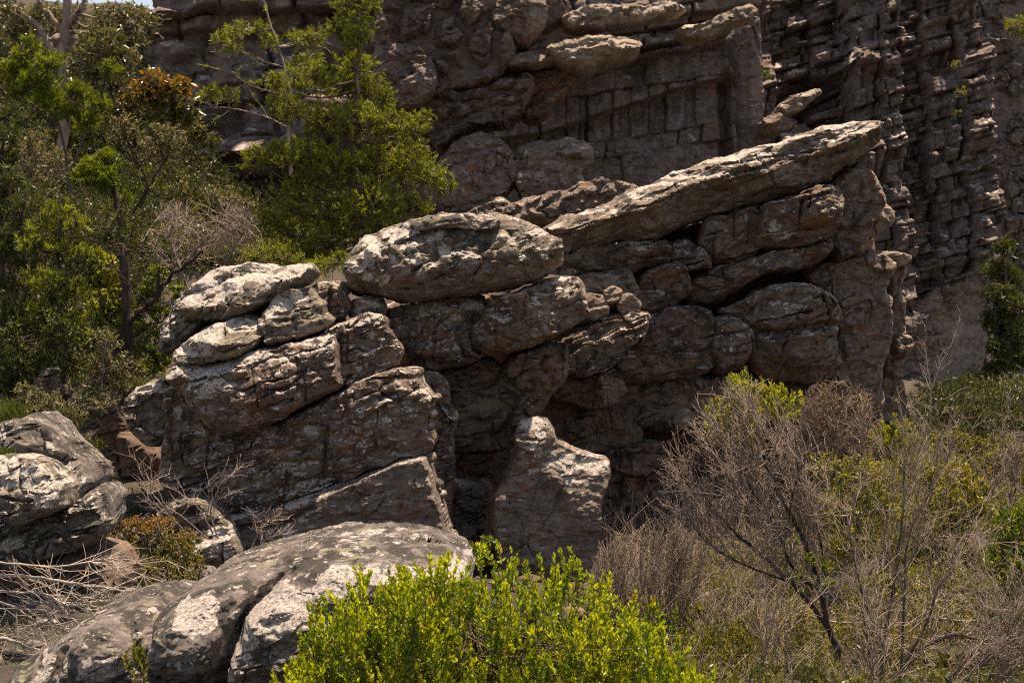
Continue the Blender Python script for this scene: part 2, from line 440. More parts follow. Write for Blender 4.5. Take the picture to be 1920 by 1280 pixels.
def rock(name, poly, Y, mat, T=1.0, Tb=None, rt=50, rb=15, rs=30, p=2.0, lean=0.0, under=None, turn=0.0, creases=(), bumps=(), cob=None, joints=None,
         strata=(0.05, 16, -0.2), rough=1.0, step=2.0, label=None, cat='rock', parent=None, group=None, sm=1, seed=0, kind=None, grow=None, facet=None, cut=None, lichen=()):
    """A closed boulder: an outline at a distance, its real thickness in front of and behind it, rounded over RT/RB/RS at top, foot and sides, then
    bedding, joints and weathering as displacement. Lengths of the outline are in photograph pixels at distance Y, thicknesses in metres."""
    k = K * Y
    rs, rb = rs * 0.62, rb * 0.62
    if grow is None:
        grow = 3.8 if parent is None else 8.0
    if cut is None:
        cut = 7 if rough >= 0.9 else 0
    po = chaikin(np.array(poly, float), 1)
    x0, y0 = po.min(0) - 2 * step - 14; x1, y1 = po.max(0) + 2 * step + 14
    PX, PY = np.meshgrid(np.arange(x0, x1 + step, step), np.arange(y0, y1 + step, step))
    wob = 3.6 * min(1, rough) * min(1.0, (x1 - x0 - 28) / 60)
    grow = min(grow, 0.06 * (min(x1 - x0, y1 - y0) - 24))
    fx = PX + wob * pn(PX / 22, PY / 22, PX * 0 + seed + 0.5) + wob * 0.5 * pn(PX / 8, PY / 8, PX * 0 + seed + 4.5)
    fy = PY + wob * pn(PX / 22, PY / 22, PX * 0 + seed + 8.5) + wob * 0.5 * pn(PX / 8, PY / 8, PX * 0 + seed + 12.5)
    d, bx, by, ins = segdist(fx, fy, po)
    ox, oy = bx - fx, by - fy
    ln = np.hypot(ox, oy) + 1e-6
    sg = np.where(ins, 1.0, -1.0)
    ux, uy = sg * ox / ln, sg * oy / ln
    sd = sg * d + grow
    ins = sd > 0
    d = np.abs(sd)
    bx, by = fx + ux * sd, fy + uy * sd
    R = rs + (rt - rs) * np.maximum(-uy, 0) ** 1.5 + (rb - rs) * np.maximum(uy, 0) ** 1.5
    t = np.where(ins, np.clip(d / R, 0, 1), 0)
    if under:
        R = R + (under - R) * np.maximum(uy, 0) ** 1.5
        t = np.where(ins, np.clip(d / R, 0, 1), 0)
    pp = p + 0.1 + 1.3 * (1 - np.maximum(-uy, 0) ** 2) * (1 - (0.9 * np.maximum(uy, 0) if under else 0))
    prof = (1 - (1 - t) ** pp) ** (1 / pp)
    if sm:
        prof = np.where(ins, 0.6 * prof + 0.4 * blur(blur(prof, sm), sm), 0)
    h = T * prof
    if cut:
        rg = np.random.default_rng(seed * 31 + 5)
        ww, hh_ = max(1, x1 - x0 - 30), max(1, y1 - y0 - 30)
        xc, yc = (x0 + x1) / 2, (y0 + y1) / 2
        n_ = int(0.8 * cut * (1 + max(0, (ww * hh_) / 60000)))
        wx = PX + 8 * pn(PX / 40, PY / 40, PX * 0 + seed + 2.3); wy = PY + 8 * pn(PX / 40, PY / 40, PX * 0 + seed + 7.9)
        for _ in range(n_):
            ax, ay = xc + rg.uniform(-0.42, 0.42) * ww, yc + rg.uniform(-0.42, 0.42) * hh_
            th_ = rg.uniform(0, 2 * np.pi)
            sl = rg.uniform(0.25, 0.95) * T / max(40, min(ww, hh_)) * 1.5
            pl_ = T * rg.uniform(0.84, 1.0) + sl * ((wx - ax) * np.cos(th_) + (wy - ay) * np.sin(th_))
            h = np.minimum(h, np.maximum(pl_, 0.55 * T * prof))
    tb = np.where(ins, np.clip(d / (0.8 * max(rs, 20)), 0, 1), 0)
    hb = (T if Tb is None else Tb) * (1 - (1 - tb) ** 2) ** 0.5
    fade = sstep(0, 1, np.clip(d / 6.0, 0, 1)) * ins
    ar_ = (x1 - x0 - 28) * (y1 - y0 - 28)
    if rough >= 0.9 and ar_ > 2500:
        rc = np.random.default_rng(seed * 17 + 3)
        creases = list(creases)
        for _ in range(int(2 + ar_ / 6000)):
            qx, qy = rc.uniform(x0 + 14, x1 - 14), rc.uniform(y0 + 14, y1 - 14)
            th_ = math.atan2(-0.24, 1) + rc.normal() * 0.12 if rc.uniform() < 0.6 else math.pi / 2 + rc.normal() * 0.25
            ll = rc.uniform(0.2, 0.5) * (x1 - x0 if abs(math.cos(th_)) > 0.7 else (y1 - y0) * 0.9)
            creases.append(([(qx - ll * math.cos(th_) / 2, qy - ll * math.sin(th_) / 2), (qx + ll * math.cos(th_) / 2, qy + ll * math.sin(th_) / 2)], rc.uniform(1.6, 2.8), rc.uniform(0.08, 0.22)))
    for cr in creases:
        pl, w, dep = cr
        dd = segdist(PX + 2.5 * pn(PX / 9, PY / 9, PX * 0 + 2.2), PY + 2.5 * pn(PX / 9, PY / 9, PX * 0 + 7.7), np.array(pl, float), False)[0]
        h = h - dep * np.exp(-(dd / w) ** 2) * np.clip(h / T, 0, 1)
    for (cx, cy, rx, ry, hh) in bumps:
        q = ((PX - cx) / rx) ** 2 + ((PY - cy) / ry) ** 2
        h = h + hh * np.sqrt(np.clip(1 - q, 0, 1)) * fade
    f2 = fade * sstep(0.15, 0.8, prof)
    fk = facet if facet is not None else (0.16 if rough >= 0.9 else 0.09)
    if fk and min(x1 - x0, y1 - y0) > 68:
        for sz, am in ((62.0, 1.0), (23.0, 0.42)):
            wx = PX + 0.25 * sz * pn(PX / sz, PY / sz, PX * 0 + 1.7 + seed); wy = PY + 0.25 * sz * pn(PX / sz, PY / sz, PX * 0 + 6.7 + seed)
            u_, w_ = wx / sz, (wy + 0.22 * wx) / (sz * 0.55)
            f1, e, c = worley2(u_, w_, 71 + seed, 0.9)
            c2 = (c * 7.31) % 1.0; c3 = (c * 3.77 + 0.3) % 1.0
            fu = u_ - np.floor(u_) - 0.5; fw = w_ - np.floor(w_) - 0.5
            h = h + am * fk * ((c - 0.5) * 0.7 + 0.0 * c2) * f2 * sstep(0.0, 0.16, e) - am * fk * 0.35 * np.exp(-(e / 0.07) ** 2) * (c3 > 0.7) * f2
    if cob:
        sz, amp, asp = cob
        wx = PX + 9 * pn(PX / 40, PY / 40, PX * 0 + 1.1); wy = PY + 9 * pn(PX / 40, PY / 40, PX * 0 + 6.1)
        f1, e, _ = worley2(wx / sz, (wy + 0.2 * wx) / sz * asp, 11 + seed)
        h = h + amp * (sstep(0, 0.45, e) - 0.6) * (0.5 * fade + 0.5 * f2) * np.clip(0.9 + 1.6 * pn(PX / 70, PY / 50, PX * 0 + seed), 0.1, 1.6)
    if joints:
        sz, amp, dep = joints
        wx = PX + 6 * pn(PX / 30, PY / 30, PX * 0 + 3.1); wy = PY + 6 * pn(PX / 30, PY / 30, PX * 0 + 9.1)
        f1, e, c = worley2(wx / sz, (wy + 0.22 * wx) / (sz * 0.6), 31 + seed, 0.7)
        h = h + (amp * (c - 0.5) - dep * np.exp(-(e / 0.06) ** 2) * np.clip(0.5 + 2 * pn(PX / 50, PY / 50, PX * 0 + seed), 0, 1.3)) * f2
    X = (PX - 960) * k; Z = (640 - PY) * k
    if strata:
        amp, per, dip = strata
        w = (PY + dip * -PX * -1.0)
        w = (PY - dip * PX + 10 * pn(PX / 60, PY / 60, PX * 0 + 5.5)) / per
        h = h + amp * (pn(PX / 160, w, w * 0 + seed * 1.7) + 0.6 * pn(PX / 120, w * 2.7, w * 0 + 7.5) + 0.7 * (0.25 - np.abs(pn(PX / 140, w * 1.4, w * 0 + seed + 3.5)))) * fade * 1.7
    s1 = 1.0 / 0.9
    yy = np.full(X.shape, float(Y))
    dz = Z - 0.2 * X
    fine = fbm(X * 4, Y - h * 4, dz * 6, 4, 0.6) * 0.085 + fbm(X * 1.5, Y - h * 1.5, dz * 2.6, 4, 0.55, True) * 0.075
    pits = np.minimum(0, 0.12 - np.abs(pn(X * 2.8, Y - h, Z * 3.6))) * 0.0
    h = h + rough * fine * fade * (0.5 + min(1.0, T) * 0.5)
    h = np.where(ins, np.maximum(h, 0.5 * T * prof), 0)
    # connectivity: inside vertices plus a ring snapped onto the outline
    inner = ins & (d > 0.4 * step)
    ring = np.zeros_like(inner)
    for dy in (-1, 0, 1):
        for dx in (-1, 0, 1):
            ring |= np.roll(np.roll(inner, dy, 0), dx, 1)
    ring &= ~inner
    used = inner | ring
    SX = np.where(ring, PX + (bx - fx), PX); SY = np.where(ring, PY + (by - fy), PY)
    cell = used[:-1, :-1] & used[:-1, 1:] & used[1:, 1:] & used[1:, :-1]
    cell &= inner[:-1, :-1] | inner[:-1, 1:] | inner[1:, 1:] | inner[1:, :-1]
    idx = -np.ones(PX.shape, np.int64)
    idx[used] = np.arange(used.sum())
    nfront = int(used.sum())
    bidx = idx.copy()
    bidx[inner] = nfront + np.arange(int(inner.sum()))
    q = np.stack([idx[:-1, :-1], idx[1:, :-1], idx[1:, 1:], idx[:-1, 1:]], -1)[cell]
    qb = np.stack([bidx[:-1, :-1], bidx[:-1, 1:], bidx[1:, 1:], bidx[1:, :-1]], -1)[cell]
    gx = (SX - 960) * k; gz = (640 - SY) * k
    ln_y = lean * (gz - gz[used].mean()) + turn * (gx - gx[used].mean())
    hf = np.where(ring, 0, h); hbk = np.where(ring, 0, hb)
    vf = np.stack([gx, Y - hf + ln_y, gz], -1)[used]
    vb = np.stack([gx, Y + hbk + ln_y, gz], -1)[inner]
    v = np.concatenate([vf, vb])
    a = min(0.085 * rough, 0.16 * T)
    px_, py_, pz_ = v[:, 0] * 1.5, v[:, 1] * 1.5, v[:, 2] * 1.7
    v = v + a * np.stack([fbm(px_ + 31, py_, pz_, 4, 0.55), 0.6 * fbm(px_, py_ + 57, pz_, 2), fbm(px_, py_, pz_ + 83, 4, 0.55)], -1)
    org = np.array([v[:, 0].mean(), Y, v[:, 2].min()])
    me = mesh_from(name, v - org, [q, qb], mat)
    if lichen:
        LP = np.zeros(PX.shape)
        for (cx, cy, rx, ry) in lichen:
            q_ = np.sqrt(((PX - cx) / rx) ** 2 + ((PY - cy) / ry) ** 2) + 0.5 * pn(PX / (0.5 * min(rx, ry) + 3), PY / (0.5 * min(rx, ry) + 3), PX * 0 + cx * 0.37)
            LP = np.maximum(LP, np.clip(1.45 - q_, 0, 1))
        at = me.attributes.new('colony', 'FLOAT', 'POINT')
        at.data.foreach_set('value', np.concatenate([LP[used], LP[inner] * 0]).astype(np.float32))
    me.set_sharp_from_angle(angle=math.radians(38))
    pl_ = np.array((0, 0, 0)) if parent is None else np.array(parent.location)
    o = link(name, me, tuple(org - pl_), parent)
    if parent is None:
        tag(o, label, cat, group, kind)
    elif label:
        o['label'] = label
    return o


# ---- foreground boulders
rock('boulder', [(330, 1330), (333, 1190), (335, 1150), (345, 1115), (380, 1085), (430, 1060), (500, 1035), (580, 1015), (650, 1003), (730, 998), (790, 1005),
     (840, 1018), (872, 1036), (882, 1058), (866, 1080), (830, 1110), (800, 1200), (790, 1330)], 11.6, M_FORE, T=1.25, rt=80, rs=95, rb=60, p=1.9, lean=0.18,
     creases=[([(560, 1040), (505, 1095), (485, 1150), (470, 1215), (465, 1290)], 12, 0.34), ([(340, 1180), (400, 1205), (470, 1205)], 9, 0.10),
              ([(480, 1230), (620, 1215), (700, 1225)], 7, 0.06)], bumps=[(410, 1150, 70, 60, 0.12), (570, 1150, 80, 80, 0.12)],
     strata=(0.02, 30, -0.2), rough=0.85, facet=0.06, step=1.8, lichen=[(565,1095,45,38),(520,1120,22,55),(488,1170,20,40),(610,1085,30,40),(432,1110,34,24),(400,1098,14,12),(660,1050,40,20),(760,1038,60,10),(850,1045,25,18),(500,1230,45,40),(400,1255,50,18),(640,1120,18,26),(470,1260,30,30)], label='large rounded boulder blotched with white lichen, half behind the bright green bush', cat='boulder')
rock('boulder', [(25, 1330), (40, 1285), (80, 1220), (140, 1180), (205, 1140), (260, 1118), (300, 1113), (330, 1128), (350, 1160), (352, 1220), (355, 1330)], 12.0, M_FORE,
     T=1.0, rt=95, rs=70, rb=60, p=1.9, lean=0.25, facet=0.05, creases=[([(205, 1145), (180, 1190), (165, 1240), (170, 1300)], 9, 0.15), ([(290, 1150), (315, 1190), (330, 1240)], 8, 0.12)],
     bumps=[(250, 1180, 60, 50, 0.1)], strata=(0.02, 26, -0.2), rough=0.85, step=1.8, seed=3,
     lichen=[(150,1240,35,28),(145,1200,20,10),(280,1200,25,16),(235,1215,26,22),(250,1255,30,18),(110,1262,30,14),(312,1255,16,18),(200,1265,20,20)], label='lower grey boulder with white lichen beside the dead grey branches', cat='boulder')
# ---- boulders at the frame's edge, beyond the bracken
rock('boulder', [(-60, 812), (0, 800), (30, 786), (70, 780), (95, 795), (140, 838), (172, 868), (187, 895), (180, 915), (150, 925), (100, 910), (40, 880), (-60, 880)], 17.6, M_FORE,
     T=0.9, rt=90, rs=40, rb=20, lean=0.35, creases=[([(85, 800), (110, 850), (140, 900)], 6, 0.15)], strata=(0.03, 18, 0.6), seed=5,
     lichen=[(20,812,26,10),(110,835,12,18),(150,880,10,14),(50,800,14,6)], label='ridge-topped mottled boulder sloping down behind the bulging white-patched one', cat='boulder')
rock('boulder', [(-60, 860), (0, 855), (40, 854), (90, 864), (122, 892), (138, 918), (136, 942), (100, 962), (50, 972), (0, 968), (-60, 970)], 16.8, M_CAP,
     T=1.0, rt=75, rs=45, rb=26, lean=0.2, strata=(0.02, 22, 0.1), seed=6, lichen=[(60,888,52,16),(15,880,36,13),(110,906,22,12),(30,905,20,6)], label='bulging boulder with a broad white lichen patch, above the dead grey branches', cat='boulder')
rock('boulder', [(-60, 970), (20, 972), (80, 962), (140, 948), (175, 918), (195, 915), (207, 940), (210, 985), (180, 1012), (120, 1032), (60, 1048), (0, 1060), (-60, 1070)], 17.1, M_FORE,
     T=0.9, rt=45, rs=30, rb=24, seed=7, creases=[([(0, 1000), (70, 985), (130, 985), (200, 960)], 6, 0.12)], cob=(30, 0.06, 1.3),
     lichen=[(45,1010,20,10),(20,980,25,6),(190,930,8,14)], label='rough crumbly boulder under the bulging white-patched one', cat='boulder')
rock('boulder', [(-60, 1050), (60, 1040), (150, 1015), (215, 1030), (245, 1080), (215, 1135), (120, 1200), (0, 1260), (-60, 1290)], 17.4, M_WARM, T=0.9, rt=60, rs=40, rb=40,
     seed=8, label='shaded reddish brown boulder behind the dead grey branches', cat='boulder')
rock('rock', [(66, 742), (72, 705), (95, 690), (115, 692), (124, 720), (126, 745), (95, 752)], 29, M_ARETE, T=0.6, rt=25, seed=9, label='small pale rounded rock among the dark undergrowth', step=2.4)
rock('rock', [(190, 800), (200, 770), (225, 762), (240, 780), (250, 830), (260, 900), (240, 960), (190, 960), (160, 900), (165, 850)], 27.5, M_WARM, T=0.6, rt=20, rs=30, seed=10, step=2.5,
     label='dark mossy rock in the gap below the small flat ledge')

# ---- the stack nearest the bushes
rock('rock_core', [(330, 700), (400, 600), (480, 570), (600, 560), (700, 640), (760, 720), (800, 820), (830, 1060), (330, 1060), (310, 850)], 25.2, M_WARM, T=0.5, rt=40, rs=40, step=4,
     label='shaded inner rock in the clefts of the lichen-capped stack')
rock('caprock', [(315, 652), (316, 615), (326, 585), (345, 556), (384, 518), (427, 500), (469, 492), (512, 497), (540, 508), (545, 540), (480, 590), (430, 604), (395, 606), (384, 618), (362, 640), (346, 652), (326, 664)],
     24.7, M_CAP, T=0.8, rt=60, rs=30, rb=10, lean=0.35, p=1.5, creases=[([(345, 560), (352, 600), (340, 650)], 6, 0.12), ([(400, 520), (430, 510), (480, 512)], 6, 0.08)], seed=11,
     lichen=[(395,535,28,16),(345,590,12,28),(460,500,45,8),(330,622,9,20),(500,503,20,6)], label='domed lichen-white caprock behind the thin flake on the nearer stack', cat='rock')
rock('flake', [(344, 580), (350, 566), (368, 553), (395, 543), (435, 533), (488, 516), (526, 503), (560, 497), (588, 499), (592, 512), (580, 528), (556, 540), (528, 558), (500, 572), (469, 585), (430, 597), (405, 600), (370, 598), (352, 594)],
     24.15, M_CAP, T=0.8, rt=38, rs=18, rb=12, p=1.2, lean=0.25, under=26, creases=[([(425, 540), (428, 560), (440, 572)], 4, 0.08)], seed=12, strata=(0.02, 14, -0.3),
     lichen=[(480,520,70,10),(562,504,25,8),(370,561,22,8),(430,537,30,9),(530,517,20,8)], label='thin overhanging flake with white lichen at the top of the nearer stack', cat='rock')
rock('rock', [(334, 672), (341, 650), (380, 624), (427, 598), (462, 588), (486, 598), (503, 614), (503, 634), (477, 655), (439, 672), (384, 679), (351, 684)], 23.75, M_CAP, T=0.9, rt=60, p=1.4, rs=25, rb=10, seed=13,
     lean=0.6, strata=(0.02, 16, -0.3), lichen=[(400,630,28,18),(440,608,30,14),(365,652,18,10),(400,662,22,8),(472,614,18,11)], label='wedge of rock with a big white lichen patch under the thin flake')
rock('rock', [(488, 598), (503, 577), (524, 553), (553, 541), (587, 547), (606, 568), (605, 586), (622, 599), (612, 613), (570, 628), (536, 638), (507, 645), (500, 622)], 23.9, M_DOME, T=0.75, rt=45, rs=22, rb=10, seed=14,
     lean=0.5, lichen=[(535,570,22,12),(560,557,16,8),(515,590,10,8)], label='rounded rock with yellow-green lichen beside the white-patched wedge')
rock('rock', [(588, 560), (595, 535), (625, 528), (640, 545), (655, 570), (640, 595), (612, 600), (604, 585)], 25.0, M_STACK, T=0.5, rt=20, rs=15, rb=10, seed=15, step=1.6, cob=(16, 0.06, 1.3),
     label='small crumbly rock in the notch between stack and dome')
rock('rock', [(616, 537), (630, 528), (648, 532), (655, 548), (640, 558), (622, 552)], 25.2, M_CAP, T=0.3, rt=12, rs=8, rb=6, seed=16, step=1.5, label='small white-lichened lump in the notch behind the stack')
rock('rock', [(654, 582), (664, 560), (690, 555), (716, 559), (724, 578), (716, 600), (690, 598), (665, 598)], 25.3, M_CAP, T=0.5, rt=26, rs=14, rb=8, seed=17, step=1.6, lichen=[(690,572,20,11),(672,580,8,8)], label='small white-lichened boulder tucked under the left end of the dome')
rock('rock', [(317, 703), (338, 676), (384, 682), (439, 674), (481, 657), (536, 645), (595, 629), (628, 626), (638, 650), (639, 684), (645, 712), (625, 730), (591, 747), (557, 764), (536, 781), (490, 794), (427, 806), (403, 800), (380, 773), (363, 752), (352, 735), (325, 722)],
     23.45, M_STACK, T=1.0, rt=60, rs=25, rb=14, p=2.1, lean=0.3, under=60, creases=[([(565, 640), (572, 670), (562, 700), (575, 750)], 5, 0.12), ([(350, 690), (352, 715), (340, 730)], 5, 0.12)],
     bumps=[(480, 710, 90, 50, 0.10), (600, 670, 35, 45, 0.06)], strata=(0.03, 20, -0.3), seed=18, lichen=[(420,690,28,16),(385,702,20,14),(400,735,18,9),(432,718,18,9),(480,668,20,6),(612,632,18,7),(575,641,12,6),(340,700,8,14)], label='long rounded roll of rock under the white-patched wedge')
rock('rock', [(612, 623), (638, 610), (671, 596), (700, 588), (722, 594), (726, 612), (745, 632), (757, 656), (748, 682), (722, 692), (680, 712), (652, 718), (643, 700), (638, 672), (636, 642)],
     24.0, M_STACK, T=0.85, rt=40, rs=18, rb=12, seed=19, creases=[([(690, 650), (720, 655), (750, 645)], 4, 0.1), ([(680, 672), (715, 678), (745, 670)], 4, 0.1)], cob=(26, 0.07, 1.6),
     lichen=[(690,604,28,7),(650,620,18,9),(700,632,8,8),(680,688,7,6)], label='blocky rock with ragged edge at the end of the long roll')
rock('rock_wall', [(305, 880), (310, 835), (316, 800), (316, 722), (345, 722), (385, 782), (410, 804), (470, 802), (540, 788), (600, 754), (655, 724), (690, 705), (745, 692), (785, 692), (790, 714), (812, 742), (806, 770), (808, 800), (816, 828), (800, 842), (740, 861),
     (665, 889), (620, 906), (560, 926), (500, 955), (430, 960), (340, 915), (312, 905)], 23.9, M_STACK, T=1.0, rt=16, rs=16, rb=8, p=2.4, lean=0.02, turn=-0.12,
     creases=[([(656, 726), (661, 773), (620, 792), (555, 800), (545, 830)], 5, 0.16), ([(320, 850), (370, 840), (410, 810)], 8, 0.2), ([(310, 900), (360, 870), (420, 880), (520, 870)], 6, 0.08),
              ([(660, 775), (700, 830), (760, 845)], 4, 0.05), ([(345, 735), (350, 780), (330, 830)], 9, 0.2)],
     bumps=[(420, 850, 80, 35, 0.1), (730, 770, 75, 70, 0.12)], strata=(0.035, 15, -0.3), seed=20, lichen=[(510,840,22,8),(590,805,13,7),(545,872,9,6),(600,860,11,7),(682,802,7,8),(380,805,18,10),(340,775,9,18),(690,772,5,5),(645,785,7,5),(570,905,9,6),(480,868,8,4),(650,880,5,4),(672,752,7,5)], label='broad grey-brown rock face with lichen freckles on the nearer stack')
o = rock('rock_slab', [(425, 960), (500, 958), (560, 930), (620, 910), (670, 893), (740, 866), (800, 846), (808, 865), (815, 885), (830, 930), (846, 985), (850, 1060), (700, 1080), (520, 1080), (450, 1070), (432, 1010)],
     23.8, M_FACE, T=1.0, rt=10, rs=14, rb=20, p=2.6, turn=-0.16, creases=[([(440, 985), (540, 975), (600, 935)], 6, 0.12)], strata=(0.02, 18, -0.4), rough=0.8, seed=21,
     lichen=[(565,935,12,8),(560,985,11,14),(585,960,8,5),(575,1010,9,12),(540,1020,6,5)], label='flat grey lower panel of the nearer stack below the slanting crack')
for (kx, ky, kr) in ((806, 856, 11), (822, 905, 8), (830, 925, 9), (812, 975, 14), (832, 985, 13), (848, 1000, 11), (836, 1012, 14), (815, 745, 9), (812, 775, 9), (808, 798, 8)):
    a = np.linspace(0, 2 * np.pi, 9)[:-1]
    rr = kr * (0.8 + 0.4 * h01(np.arange(8), int(kx)))
    rock('knob', list(zip(kx + rr * np.cos(a), ky + rr * 0.85 * np.sin(a))), 23.35, M_DOME, T=0.2, rt=kr, rs=kr, rb=kr * 0.8, step=1.4, rough=0.5, strata=None, parent=o, seed=int(kx) % 17)
rock('rock', [(233, 745), (248, 730), (290, 712), (322, 703), (322, 800), (305, 835), (280, 830), (252, 808), (238, 775)], 24.9, M_DOME, T=0.6, grow=0.5, rt=28, rs=20, rb=25, lean=0.1, seed=22,
     creases=[([(240, 770), (280, 760), (320, 765)], 4, 0.08)], strata=(0.04, 10, -0.1), lichen=[(290,728,34,8),(255,750,10,8)], label='small flat-topped ledge rock jutting from the side of the stack')
rock('rock', [(238, 812), (262, 815), (300, 835), (316, 860), (305, 960), (260, 970), (235, 940)], 27.2, M_WARM, lean=-0.5, T=0.5, rt=10, rs=30, rb=20, seed=23, step=2.6, label='dark hollow rock wall below the small flat ledge')
rock('rock', [(300, 960), (325, 938), (360, 930), (398, 945), (420, 965), (416, 985), (385, 992), (330, 985)], 22.6, M_CAP, T=0.5, rt=24, rs=16, rb=10, seed=24, lichen=[(380,970,16,7),(400,965,12,6)], label='small grey rock behind the dark dead twigs')
rock('rock', [(365, 1010), (395, 982), (425, 975), (443, 1000), (456, 1035), (450, 1075), (400, 1085), (370, 1060)], 22.4, M_CAP, T=0.5, rt=30, rs=16, rb=14, seed=25, lichen=[(425,993,20,9),(432,1022,10,18),(405,1020,8,8)], label='small rock with a bright white lichen slope beside the bracken')

# ---- the dome and its column
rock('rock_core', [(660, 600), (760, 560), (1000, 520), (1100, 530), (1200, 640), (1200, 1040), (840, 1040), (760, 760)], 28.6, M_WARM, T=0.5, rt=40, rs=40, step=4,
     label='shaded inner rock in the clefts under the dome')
rock('dome_rock', [(653, 520), (652, 496), (668, 470), (690, 448), (730, 430), (780, 411), (850, 404), (930, 407), (985, 419), (1015, 433), (1048, 448), (1054, 470), (1047, 492), (1030, 512), (1000, 526), (940, 540), (870, 553), (800, 562), (750, 566), (720, 556), (688, 551), (664, 545)],
     25.6, M_DOME, T=1.9, Tb=1.6, rt=105, rs=60, rb=26, p=1.8, lean=0.3, under=80, cob=(46, 0.12, 1.2), strata=(0.03, 14, -0.15), rough=1.0, seed=26,
     creases=[([(880, 500), (950, 480), (1030, 470)], 6, 0.10), ([(720, 480), (745, 520), (750, 560)], 6, 0.15), ([(930, 440), (1000, 445), (1040, 450)], 4, 0.08)],
     lichen=[(880,488,20,13),(700,478,18,22),(760,442,34,14),(730,528,11,11),(820,450,20,11),(680,508,13,13),(790,490,13,9),(860,422,36,7),(778,468,15,9),(1000,440,24,5),(700,525,10,8),(840,475,10,8),(940,450,14,5),(745,495,10,10)], label='big domed boulder of knobbly pale rock crowning the middle stack', cat='boulder')
rock('flake', [(768, 418), (800, 407), (870, 401), (925, 404), (940, 412), (930, 424), (900, 430), (850, 428), (790, 434)], 25.0, M_CAP, T=0.45, rt=20, rs=14, rb=6, lean=0.4, seed=27, step=1.6,
     label='flat pale flake lying on the crown of the dome')
rock('rock', [(722, 600), (734, 580), (780, 570), (850, 560), (903, 552), (912, 575), (917, 600), (893, 606), (889, 622), (893, 652), (900, 672), (860, 682), (820, 692), (780, 684), (752, 645), (740, 622)], 26.0, M_STACK, T=1.1, rt=38, rs=20, rb=20, seed=28,
     creases=[([(725, 600), (800, 590), (890, 600)], 5, 0.1)], bumps=[(800, 655, 22, 20, 0.1)], strata=(0.04, 14, -0.1), lean=0.15, under=60, lichen=[(840,584,30,6),(886,574,18,7),(862,598,13,6),(800,590,10,4),(760,610,8,4)], label='layered dark rock with lichen strip under the dome')
rock('rock', [(906, 578), (950, 556), (1000, 536), (1060, 523), (1086, 528), (1096, 556), (1100, 588), (1060, 616), (1020, 636), (960, 656), (912, 662), (893, 647), (888, 616), (905, 600)], 25.7, M_STACK, T=1.3, rt=48, rs=24, rb=22, p=1.8, seed=29,
     creases=[([(895, 602), (960, 590), (1040, 580)], 5, 0.1)], strata=(0.03, 16, -0.2), lean=0.15, under=60, lichen=[(1040,531,25,6),(1005,575,13,9),(975,549,18,7),(950,560,14,5),(1060,560,8,6)], label='overhanging rock with white lichen under the right end of the dome')
rock('rock', [(815, 697), (870, 685), (920, 670), (945, 690), (935, 722), (860, 738), (828, 728)], 26.6, M_WARM, T=0.8, rt=16, rs=16, rb=12, seed=30, label='shaded thin bed of rock under the layered dark rock')
rock('buttress', [(842, 745), (870, 732), (925, 722), (940, 685), (965, 662), (1022, 640), (1066, 648), (1062, 700), (1042, 732), (1012, 772), (987, 792), (968, 832), (922, 842), (860, 838), (846, 792)], 26.5, M_WARM, T=1.1, rt=20, rs=26, rb=20, seed=31,
     turn=0.1, creases=[([(930, 700), (930, 760), (905, 830)], 8, 0.25), ([(860, 780), (920, 790)], 7, 0.1)], bumps=[(1000, 690, 50, 45, 0.2), (990, 745, 25, 30, 0.1)], cob=(50, 0.14, 1.0),
     label='knobbly warm-brown buttress under the overhang of the middle stack')
rock('rock', [(846, 838), (920, 844), (966, 832), (952, 870), (922, 902), (890, 906), (848, 892)], 26.8, M_WARM, T=0.8, rt=10, rs=18, rb=16, seed=32, label='dark rock block low in the shaded column beside the pinnacle')
rock('rock', [(840, 890), (900, 906), (916, 902), (922, 940), (914, 985), (905, 1030), (850, 1030), (838, 960)], 26.2, M_FACE, T=0.8, rt=10, rs=20, rb=16, seed=33, label='grey-brown foot block between the stack and the pinnacle')
rock('rock_pillar', [(788, 706), (825, 700), (841, 720), (839, 750), (856, 780), (850, 805), (846, 870), (846, 960), (856, 1010), (838, 1010), (822, 930), (808, 870), (812, 820), (806, 800), (808, 745)], 24.9, M_SHADE, T=0.6, rt=20, rs=16, rb=16, seed=34,
     creases=[([(790, 740), (850, 745)], 4, 0.1), ([(805, 860), (850, 862)], 5, 0.15)], label='narrow dark pillar squeezed behind the edge of the grey rock face')
rock('pinnacle', [(974, 792), (1000, 783), (1024, 785), (1036, 800), (1042, 824), (1076, 842), (1110, 854), (1141, 862), (1143, 888), (1130, 920), (1122, 950), (1120, 990), (1112, 1030), (1100, 1085), (1040, 1110), (950, 1100), (930, 1030), (921, 972), (930, 922), (955, 880), (970, 850), (964, 820)],
     24.6, M_FACE, T=1.0, rt=48, rs=24, rb=30, p=1.8, seed=35, lean=0.12, creases=[([(1060, 890), (1040, 940), (1015, 985)], 4, 0.08), ([(985, 850), (1040, 840)], 6, 0.1), ([(1085, 860), (1070, 900)], 6, 0.08)],
     cut=6, rough=0.75, strata=(0.025, 20, 0.1), lichen=[(1060,864,58,14),(1000,838,25,12),(1122,870,16,12),(1000,880,18,8),(1070,893,13,6),(1000,795,20,7),(1010,815,10,8)], label='pale jagged pinnacle of rock standing behind the bright green bush', cat='rock')
